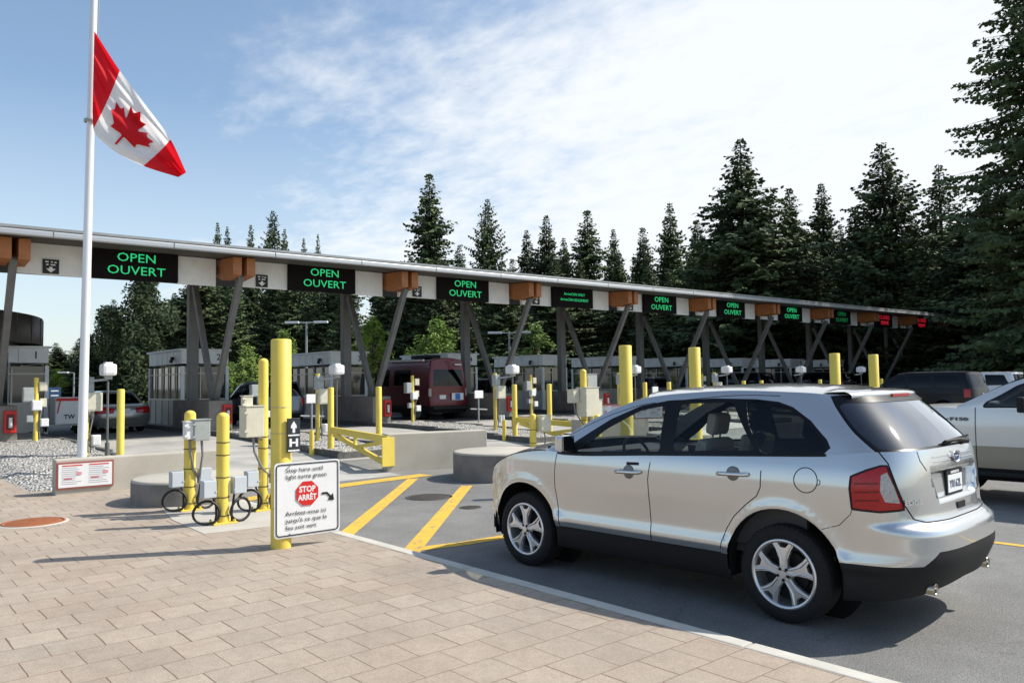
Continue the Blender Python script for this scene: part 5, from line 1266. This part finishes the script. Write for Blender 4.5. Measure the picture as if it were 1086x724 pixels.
VAN = dict(wb=3.4, xr=[(.3, -.85), (.5, -.95), (.7, -.95), (1.0, -.92), (1.5, -.91)], xf=[(.3, 4.0), (.7, 4.15), (1.3, 4.1)], w=[(.3, .93), (.5, .99), (.9, 1.0), (1.4, .99), (1.7, .98)], zb=[(-3, 1.42), (3.6, 1.40), (4.1, 1.2), (5.5, 1.05)], ry=[(-2, .84), (2.6, .84), (3.5, .93)],
           rz=[(-3, 2.52), (2.2, 2.55), (2.7, 2.45), (3.5, 1.45)], hz=[(3.5, 1.45), (4.1, 1.2)], sr0=-.80, sf0=3.7, nr=6, nf=3, arch=(.42, .37), gx0=(-.80, -.72), gxe=(-.915, -.82), sA=3.5, sT=2.6, wcb=(3.9, 1.45), wct=(2.75, 2.6), crown=.12, zlow=.3, zclad=.62,
           tl=[(-.83, 1.02), (-.83, 1.34), (-.99, 1.34), (-.99, 1.02)], tlm=M_lensw, win=[[(3.3, 1.45), (2.7, 2.2), (2.3, 2.2), (2.3, 1.45)], [(1.9, 1.5), (1.9, 2.15), (.6, 2.15), (.6, 1.5)]], rg=[(-3.2, .02), (-1.08, .02), (-1.04, .66), (-3.2, .66)], gl=M_tint, gr=M_tint, pz=.98, py=.33, tyre=(.35, .23, .22), mir=(3.1, 1.7), mh=.34, gaps=[[(2.2, 1.4), (2.2, .62)]])
SEDAN['cladm'] = mat('bumper_gold', (.27, .26, .24), rough=.45, metal=.4)
P_gold = mat('paint_pewter', (.36, .36, .35), rough=.3, metal=.7, coat=1); P_maroon = mat('paint_maroon', (.12, .004, .010), rough=.35, metal=.1, coat=.3); P_slate = mat('paint_slate', (.10, .115, .14), rough=.3, metal=.6, coat=1)
P_black = mat('paint_black', (.005, .005, .008), rough=.3, coat=.15, spec=.3); P_white = mat('paint_white', (.74, .74, .72), rough=.3, coat=1); P_pick = mat('paint_silver_warm', (.74, .72, .69), rough=.34, metal=.45, coat=.8); P_tan = mat('paint_tan_lower', (.34, .31, .255), rough=.4, metal=.5, coat=.6)
U = R_(90)
vehicle('car', 'pewter sedan with red tail lights stopped in the first lane beside booth 2', 'car', (7.75, 30.9, gz(30)), U, P_gold, SEDAN)
vehicle('car', 'dark slate SUV seen behind the nearest wide bollard, before booth 3', 'car', (12.85, 29.0, gz(30)), U, P_slate, SUVS)
van, vs_ = vehicle('van', 'maroon high roof camper van seen from behind', 'van', (20.0, 28.45, gz(30)), U, P_maroon, VAN)
o = MB(); o.box((-.975, -.42, .99), (.02, .62, .30), bev=.01); o.mi = 1; o.box((-.987, -.42, .99), (.004, .26, .26)); o.mi = 2; o.box((-.987, -.62, .99), (.004, .1, .22)); o.build('rear_stickers', [M_white, mat('sticker_blue', (.04, .18, .50), rough=.5), M_plate], van)
o = MB(); o.box((.8, 0, 2.74), (1.2, .8, .16), bev=.05); o.box((.1, .3, 2.72), (.5, .4, .1), bev=.03); o.build('roof_unit', [M_blackpl], van)
o = MB(); o.cyl((-.4, .93, 2.55), (2.4, .93, 2.58), .05, n=10); o.build('awning', [M_white], van)
o = MB(); o.box((-1.04, 0, .52), (.18, 1.9, .10), bev=.02); o.build('step', [M_blackpl], van)
o = MB(); o.text('VAN', .10, (-.935, -.45, 2.40), (0, -1, 0), (0, 0, 1), off=.004) if False else o.box((-.93, -.5, 2.36), (.006, .36, .05)); o.build('roof_badge', [M_white], van)
vehicle('car', 'black SUV with roof rails parked beyond the spoiler of the silver SUV', 'car', (33.9, 12.6, gz(12.6)+.12), U, P_black, BIG)
vehicle('car', 'white SUV parked behind the black one at the right', 'car', (43.5, 14.0, gz(14)+.1), U, P_white, BIG)
vehicle('car', 'dark car between the plain bollards and the struts right of the van', 'car', (24.9, 30.5, gz(30)), U, P_black, SUVS)
vehicle('car', 'dark car whose top shows left of the second wide bollard', 'car', (37.1, 30.5, gz(30)), U, P_slate, SUVS)
vehicle('car', 'dark SUV top showing above the SUV rear roof, left one', 'car', (43.2, 27.5, gz(30)), U, P_black, BIG)
vehicle('car', 'dark SUV top showing above the SUV rear roof, right one', 'car', (50.5, 26, gz(30)), U, P_black, BIG)
# pickup truck
PICK = dict(wb=3.68, xr=[(.3, -1.1), (.5, -1.25), (.8, -1.2), (1.4, -1.18)], xf=[(.3, 4.45), (.6, 4.6), (1.2, 4.55)], w=[(.3, .90), (.5, .98), (.8, 1.0), (1.1, 1.0), (1.3, .98), (1.5, .94)], zb=[(-3, 1.36), (3.0, 1.38), (3.4, 1.40), (4.0, 1.36), (4.5, 1.2), (5.8, 1.1)],
            ry=[(.5, .78), (2.0, .79), (2.5, .84), (3.15, .95)], rz=[(.5, 1.90), (1.2, 1.94), (1.9, 1.92), (2.4, 1.78), (3.15, 1.42)], hz=[(3.1, 1.44), (3.8, 1.42), (4.5, 1.2)], sr0=-1.0, sf0=3.9, nr=6, nf=3, arch=(.50, .43), gx0=(.75, .85), gxe=(.60, .75), sA=3.15, sT=2.0, wcb=(3.2, 1.45), wct=(2.15, 1.96), crown=.05,
            zlow=.45, zclad=.52, two=.84, twom=P_tan, tl=[(-1.05, .9), (-1.05, 1.3), (-1.3, 1.3), (-1.3, .9)], win=[[(2.80, 1.405), (2.76, 1.47), (2.35, 1.72), (2.0, 1.83), (1.85, 1.83), (1.85, 1.40)], [(1.75, 1.41), (1.75, 1.84), (1.0, 1.84), (.95, 1.42)]], rg=[(.55-3, .1), (.7, .1), (.75, .85), (.55-3, .85)], gl=M_dtint, gr=M_tint, deck='bed_cover', pz=.9,
            tyre=(.41, .26, .27), mir=(2.25, 1.45), mh=.22, gaps=[[(2.90, 1.40), (2.90, .52)], [(1.8, 1.38), (1.8, .52)]], seats=[(1.6, .4), (1.6, -.4)], ds=.07)
pk, ps = vehicle('pickup_truck', 'silver and tan pickup truck cut by the right edge of the frame', 'pickup truck', (13.93, 1.62, 0), R_(91.5), P_pick, PICK)
for sg in (1, -1): o = MB(); o.box((1.7, sg*1.0, .44), (2.6, .16, .07), bev=.02); o.build('running_board', [M_blackpl], pk)
o = MB(); o.text('F150', .068, (3.12, 1.004, 1.225), (-1, 0, 0), (0, 0, 1), off=.008, bold=.002, sx=1.9); o.box((3.31, 1.005, 1.228), (.09, .006, .012)); o.build('lettering', [M_kerbdark], pk)
o = MB(); o.lathe([(0, .01), (.09, .008), (.10, 0)], (0, 0, 0), n=16, axis='Y'); o.tube([(.12, .02, 0), (.06, .06, .004), (-.06, .06, .004), (-.12, .02, 0)], .018, n=6); o.v = [v+Vector((2.0, 1.0, 1.18)) for v in o.v]; o.build('door_handle', [M_chrome], pk)
# ---------------------------------------------------------------- far left bits
def far_bits():
    r = empty('work_trailer', tuple(Vector((5.95, 30.3, gz(30)))), R_(4), 'white equipment board with a red band, left of the sedan behind the pole', 'trailer')
    o = MB(); o.box((0, 0, .80), (.80, 1.1, .95), bev=.03); o.build('body', [M_white], r); o = MB(); o.box((0, -.56, 1.20), (.76, .01, .10)); o.bar((-.34, -.57, .75), (-.26, -.57, 1.16), .02, .08); o.build('band', [M_red], r)
    o = MB(); o.text('TW', .2, (.02, -.556, .62), (1, 0, 0), (0, 0, 1), bold=.006); o.build('lettering', [M_black], r)
    o = MB(); o.box((0, .2, .36), (1.3, 1.5, .08), bev=.01); o.build('deck', [M_galv], r)
    for s in (-1, 1): o = MB(); o.lathe([(0, -.06), (.17, -.06), (.2, 0), (.17, .06), (0, .06)], (s*.5, .3, .2), n=18, axis='X'); o.build('wheel', [M_rubber], r)
    D = 62; p = at(52, 421, D); r = empty('direction_board', (p.x, p.y, gz(40)), R_(-8), 'dark blue board with rows of small white text beyond booth 1', 'sign')
    o = MB(); o.box((0, 0, 1.15), (1.6, .06, 1.2), bev=.01); o.build('board', [mat('board_blue', (.03, .07, .15), rough=.5)], r)
    o = MB()
    for i in range(2):
        for j in range(3): o.box((-.42+.8*i, -.034, .75+.36*j), (.52, .006, .10))
    o.build('text_rows', [M_white], r)
    o = MB(); o.cyl((-.7, .05, 0), (-.7, .05, 1.7), .05, n=8); o.cyl((.7, .05, 0), (.7, .05, 1.7), .05, n=8); o.build('post', [M_galv], r)
far_bits()
def light_pole(px, ptop, D, label, two=False, h2=None):
    p = at(px, ptop, D); r = empty('light_pole', (p.x, p.y, .35), 0, label, 'light pole', 'car park light poles beyond the lanes'); H_ = p.z-.35
    o = MB(); o.cyl((0, 0, 0), (0, 0, H_), .09, .06, n=10); o.build('pole', [M_galv], r)
    for s in ((-1, 1) if two else (-1,)):
        o = MB(); q = Vector((r0.x*s, r0.y*s, 0)); o.bar(Vector((0, 0, H_)), q*.5+Vector((0, 0, H_+.02)), .05, .05); o.M = Matrix.Translation(q*.95+Vector((0, 0, H_+.02))) @ Matrix.Rotation(math.atan2(r0.y, r0.x), 4, 'Z'); o.box((0, 0, 0), (.9, .32, .13), bev=.03); o.M = Matrix.Identity(4); o.build('lamp_head', [M_white], r)
light_pole(325, 342, 52, 'white two headed light pole over booth 3', True); light_pole(388, 374, 60, 'single headed light pole behind the column of booth 3'); light_pole(540, 353, 52, 'white two headed light pole right of the van', True); light_pole(78.5, 395, 70, 'small single headed light pole between booth 1 and the flagpole'); light_pole(45, 402, 95, 'distant tiny light pole beside booth 1')
# ================================================================ trees
def leafmat(name, c1, c2, c3):
    m, N, L, p = nmat(name); p.inputs['Roughness'].default_value = .75; p.inputs['Specular IOR Level'].default_value = .25
    tc = N.new('ShaderNodeTexCoord'); n = N.new('ShaderNodeTexNoise'); n.inputs['Scale'].default_value = .5; n.inputs['Detail'].default_value = 8; n.inputs['Roughness'].default_value = .7; L.new(tc.outputs['Object'], n.inputs['Vector'])
    r = N.new('ShaderNodeValToRGB'); e = r.color_ramp.elements; e[0].position = .36; e[0].color = (*c1, 1); e[1].position = .66; e[1].color = (*c3, 1); k = e.new(.5); k.color = (*c2, 1)
    L.new(n.outputs['Fac'], r.inputs[0])
    oi = N.new('ShaderNodeObjectInfo'); mr = N.new('ShaderNodeMapRange'); L.new(oi.outputs['Random'], mr.inputs[0]); mr.inputs[3].default_value = .75; mr.inputs[4].default_value = 1.25
    v = N.new('ShaderNodeVectorMath'); v.operation = 'SCALE'; L.new(r.outputs[0], v.inputs[0]); L.new(mr.outputs[0], v.inputs['Scale']); L.new(v.outputs[0], p.inputs['Base Color'])
    return m
M_fir = leafmat('fir_needles', (.036, .056, .026), (.070, .100, .040), (.125, .155, .058)); M_leaf = leafmat('bright_leaves', (.09, .15, .03), (.15, .23, .045), (.24, .32, .07)); M_cedar = leafmat('cedar_foliage', (.030, .046, .022), (.046, .066, .03), (.07, .09, .04))
def conifer_mesh(seed, H=20, R=3.6, sparse=1.0, droop=.35, base=.10, up_=.0, ws=1.0, dens=1.0):
    rn = random.Random(seed); o = MB(); t = MB()
    lean = (rn.uniform(-.15, .15), rn.uniform(-.15, .15))
    t.tube([(lean[0]*q*q, lean[1]*q*q, H*q) for q in (0, .25, .5, .75, .9, 1)], [.34, .27, .19, .11, .05, .012], n=8)
    z = H*base; bulge = [rn.uniform(.75, 1.2) for _ in range(12)]
    while z < H*.995:
        q = z/H; rr = R*((1-q)**.86)*(.35+.65*min(1, q/.16+.35))+.12
        rr *= bulge[int(q*11)]
        nb = max(3, int(rn.uniform(6, 9)*(1-.45*q)*sparse)); a0 = rn.uniform(0, 7)
        for b in range(nb):
            a = a0+2*PI*b/nb+rn.uniform(-.35, .35); L = rr*rn.uniform(.55, 1.15)*(1.25 if rn.random() < .08 else 1)
            dr = droop*rn.uniform(.6, 1.4)*(1-.75*q); ca, sa = math.cos(a), math.sin(a)
            P = lambda s_: Vector((ca*L*s_+lean[0]*q*q, sa*L*s_+lean[1]*q*q, z-dr*L*s_+.22*L*s_*s_+up_*L*s_*(q)))
            if L > .5: t.add([P(.02)+Vector((0, 0, .035)), P(.02)-Vector((0, 0, .035)), P(.95)], [(0, 1, 2)])
            n = max(2, int(L*3.4*dens+1)); side = Vector((-sa, ca, 0)); out = Vector((ca, sa, 0))
            for i in range(n):
                s_ = (i+rn.uniform(.3, 1))/n; p = P(s_)
                for sg in (-1, 1):
                    tl = min(1.15, (.30*L*(1.12-s_))+.14)*rn.uniform(.7, 1.25); d_ = (side*sg*rn.uniform(.7, 1)+out*rn.uniform(.45, .9)+Vector((0, 0, -rn.uniform(.12, .5)))).normalized()
                    k_ = max(1, int(tl/(.27*ws)+.5))
                    for q_ in range(k_):
                        a_ = p+d_*tl*(q_+.1)/k_; e_ = p+d_*tl*(q_+1.25)/k_+Vector((rn.uniform(-.05, .05), rn.uniform(-.05, .05), -rn.uniform(0, .12)))
                        m_ = (a_+e_)/2; nrm = Vector((rn.uniform(-.7, .7), rn.uniform(-.7, .7), rn.uniform(.1, 1.2))).normalized(); wd = (e_-a_).cross(nrm).normalized()*rn.uniform(.11, .20)*(1 if q < .9 else .7)*(ws**.5)
                        o.add([a_, m_+wd, e_, m_-wd], [(0, 1, 2, 3)])
        z += H*.0112/(dens**.5)*rn.uniform(.7, 1.5)*(1.15-.35*q)
    for _ in range(5):
        a = rn.uniform(0, 7); o.add([(lean[0], lean[1], H*1.0), (lean[0]+.06*math.cos(a), lean[1]+.06*math.sin(a), H*.97), (lean[0]-.06*math.cos(a), lean[1]-.06*math.sin(a), H*.965)], [(0, 1, 2)])
    return o.mesh('crown', [M_fir]), t.mesh('trunk', [M_bark])
def leafy_mesh(seed, H=6, R=1.6, mat_=None, n=2600, leaf=.13, shape=1.0, base=.15):
    rn = random.Random(seed); o = MB(); t = MB(); t.tube([(0, 0, 0), (.05, 0, H*.4), (0, .05, H*.85)], [.10*H/6, .07*H/6, .02], n=7)
    cl = []
    for _ in range(46):
        q = rn.uniform(base, 1); a = rn.uniform(0, 7); rr = R*math.sin(PI*min(.98, max(.06, (q-base+.12)/(1.12-base))))**.7*rn.uniform(.15, .95); c = Vector((rr*math.cos(a), rr*math.sin(a), q*H)); cl.append((c, rn.uniform(.16, .36)*R))
        t.tube([(0, 0, c.z*.7), c*.6+Vector((0, 0, c.z*.33)), c], [.03, .02, .006], n=4)
    for _ in range(n):
        c, r_ = rn.choice(cl); d = Vector((rn.gauss(0, 1), rn.gauss(0, 1), rn.gauss(0, 1))).normalized()*r_*rn.random()**.45; p = c+d; a = Vector((rn.gauss(0, 1), rn.gauss(0, 1), rn.gauss(0, .7))).normalized()*leaf*rn.uniform(.6, 1.3); b = a.orthogonal().normalized()*leaf*.45
        o.add([p-a, p+b, p+a, p-b], [(0, 1, 2, 3)])
    return o.mesh('crown', [mat_]), t.mesh('trunk', [M_bark])
CON = [conifer_mesh(1, 20, 6.2, .95), conifer_mesh(2, 20, 5.4, 1.0), conifer_mesh(3, 20, 7.4, .8, .15, up_=.12), conifer_mesh(4, 20, 5.2, .62, .12, up_=.25), conifer_mesh(5, 20, 6.8, 1.0, .45)]
def hz_(px): return 406.6-.015*(px-543)
def plant(name, meshes, x, y, s, sxy, label, cat, group, rz):
    r = empty(name, (x, y, .2), rz, label, cat, group); r.scale = (sxy, sxy, s)
    for nm, me in zip(('crown', 'trunk'), meshes): lnk(nm, me, r)
    return r
rt_ = random.Random(99)
# (photo x, top y, forward depth, prototype, width factor)
TALL = [(231, 233, 112, 1, .55), (241, 237, 114, 1, .5), (265, 236, 108, 3, .6), (289, 221, 104, 2, .62), (301, 240, 106, 1, .55), (323, 250, 112, 1, .5), (337, 246, 114, 3, .42),
        (456, 180, 84, 0, .98), (519, 208, 86, 2, .72), (560, 241, 90, 1, .75), (582, 226, 86, 4, .75), (601, 250, 90, 1, .7), (625, 220, 86, 0, .95), (655, 240, 92, 1, .7), (686, 239, 90, 0, .75), (716, 212, 88, 1, .85),
        (793, 143, 72, 4, 1.22), (843, 196, 74, 0, 1.0), (880, 190, 76, 1, 1.0), (912, 216, 70, 0, 1.0), (946, 147, 68, 2, 1.08), (975, 225, 72, 1, 1.0), (1005, 171, 66, 3, 1.2), (1030, 225, 60, 0, 1.1), (1055, 190, 60, 4, 1.1),
        (765, 240, 80, 0, 1.0), (740, 262, 84, 1, .9), (820, 225, 78, 4, 1.0), (860, 240, 72, 0, 1.0), (930, 240, 70, 4, 1.1), (990, 250, 64, 0, 1.1)]
ti = 0
def sname(px): return 'left' if px < 420 else 'middle' if px < 740 else 'right'
for (px, ty, D, pr, wf) in TALL:
    p = at(px, 400, D); zt = CAM_H+(hz_(px)-ty)/840*D; s = (zt-.2)/20; ti += 1
    big = {456: 'tall conifer standing alone above the canopy middle', 519: 'spindly conifer right of the tall middle one', 793: 'broadest tall conifer behind the right half of the canopy', 946: 'tall open topped conifer near the right side', 716: 'narrow pointed conifer at the middle gap', 880: 'pointed conifer between the broadest and the open topped one', 1005: 'thin crowned conifer next to the right edge', 289: 'tallest small conifer of the left distant group'}
    lab = big.get(px, '%s conifer from the left among the dark firs behind the canopy' % ('%d%s' % (ti, 'th' if ti not in (1, 2, 3, 21, 22, 23, 31) else {1: 'st', 2: 'nd', 3: 'rd'}[ti % 10])))
    plant('conifer_tree', CON[pr], p.x, p.y, s, wf*max(.9, s*.9)*(1.3 if 540 < px < 745 else 1.15), lab, 'conifer', 'dark firs behind the canopy', rt_.uniform(0, 6))
px = -40; row = 0
while px < 1250:
    for D, base_ in ((98, 0), (80, 1)):
        q = px+rt_.uniform(-9, 9)+(14 if base_ else 0)
        if 20 < q < 105: ty = 362+rt_.uniform(-5, 8)
        elif q <= 20: ty = 350+rt_.uniform(-5, 8)
        elif q < 200: ty = 318+rt_.uniform(-8, 14)
        elif q < 430: ty = 275+rt_.uniform(-6, 20)
        elif q < 740: ty = 262+rt_.uniform(-8, 20)+(14 if base_ else 0)
        else: ty = 238+rt_.uniform(-8, 24)+(12 if base_ else 0)
        D2 = D+rt_.uniform(-5, 5); p = at(q, 400, D2); zt = CAM_H+(hz_(q)-ty)/840*D2; s = zt/20; row += 1
        plant('conifer_tree', CON[rt_.choice((0, 1, 4, 0))], p.x, p.y, s, max(.75, s*.85)*rt_.uniform(.9, 1.15), 'dark fir merging into the solid wood behind the canopy', 'conifer', 'dark fir wood behind the lanes', rt_.uniform(0, 6))
    px += 31
# great fir at the right edge
gm = conifer_mesh(21, 34, 7.0, .85, .40, base=.05, ws=.85, dens=1.1)
p = at(1106, 400, 46); plant('conifer_tree', gm, p.x, p.y, 1.0, 1.0, 'great drooping fir reaching past the top of the frame at the right edge', 'conifer', 'dark firs behind the canopy', 1.1)
p = at(1150, 400, 52); plant('conifer_tree', gm, p.x, p.y, .9, 1.0, 'second great fir just outside the right edge', 'conifer', 'dark firs behind the canopy', 3.1)
# broad dark cedar at the left
cm = leafy_mesh(31, 15, 5.4, M_cedar, 16000, .26, base=.06); 
for (px, ty, D, s, lab) in ((150, 299, 74, 1.0, 'broad dark round topped tree between the flagpole and booth 2'), (112, 335, 80, .8, 'lower dark round tree just right of the flagpole'), (188, 325, 78, .85, 'dark round tree behind the column of booth 2')):
    p = at(px, 400, D); zt = CAM_H+(hz_(px)-ty)/840*D; plant('broad_tree', cm, p.x, p.y, (zt)/15, (zt)/15*s, lab, 'tree', 'broad dark trees at the left', px)
lm = [leafy_mesh(41+i, 6, 1.7, M_leaf, 3000, .13) for i in range(3)]
for i, (px, ty, D, w, lab) in enumerate(((262, 366, 46, 1.0, 'bright green young tree right of booth 2'), (300, 352, 56, .8, 'bright green young tree behind the nearest wide bollard'), (396, 340, 50, .95, 'bright green young tree left of the maroon van'), (464, 338, 52, 1.1, 'bright green young tree above the maroon van'), (568, 346, 54, 1.0, 'bright green young tree right of the double light pole'), (245, 385, 50, .9, 'low bright green tree partly behind booth 2'), (60, 392, 70, 1.0, 'small green tree between booth 1 and the flagpole'))):
    p = at(px, 400, D); zt = CAM_H+(hz_(px)-ty)/840*D; plant('young_tree', lm[i % 3], p.x, p.y, (zt-.3)/6, w*(zt)/6, lab, 'young tree', 'bright young trees behind the booths', i*1.7)
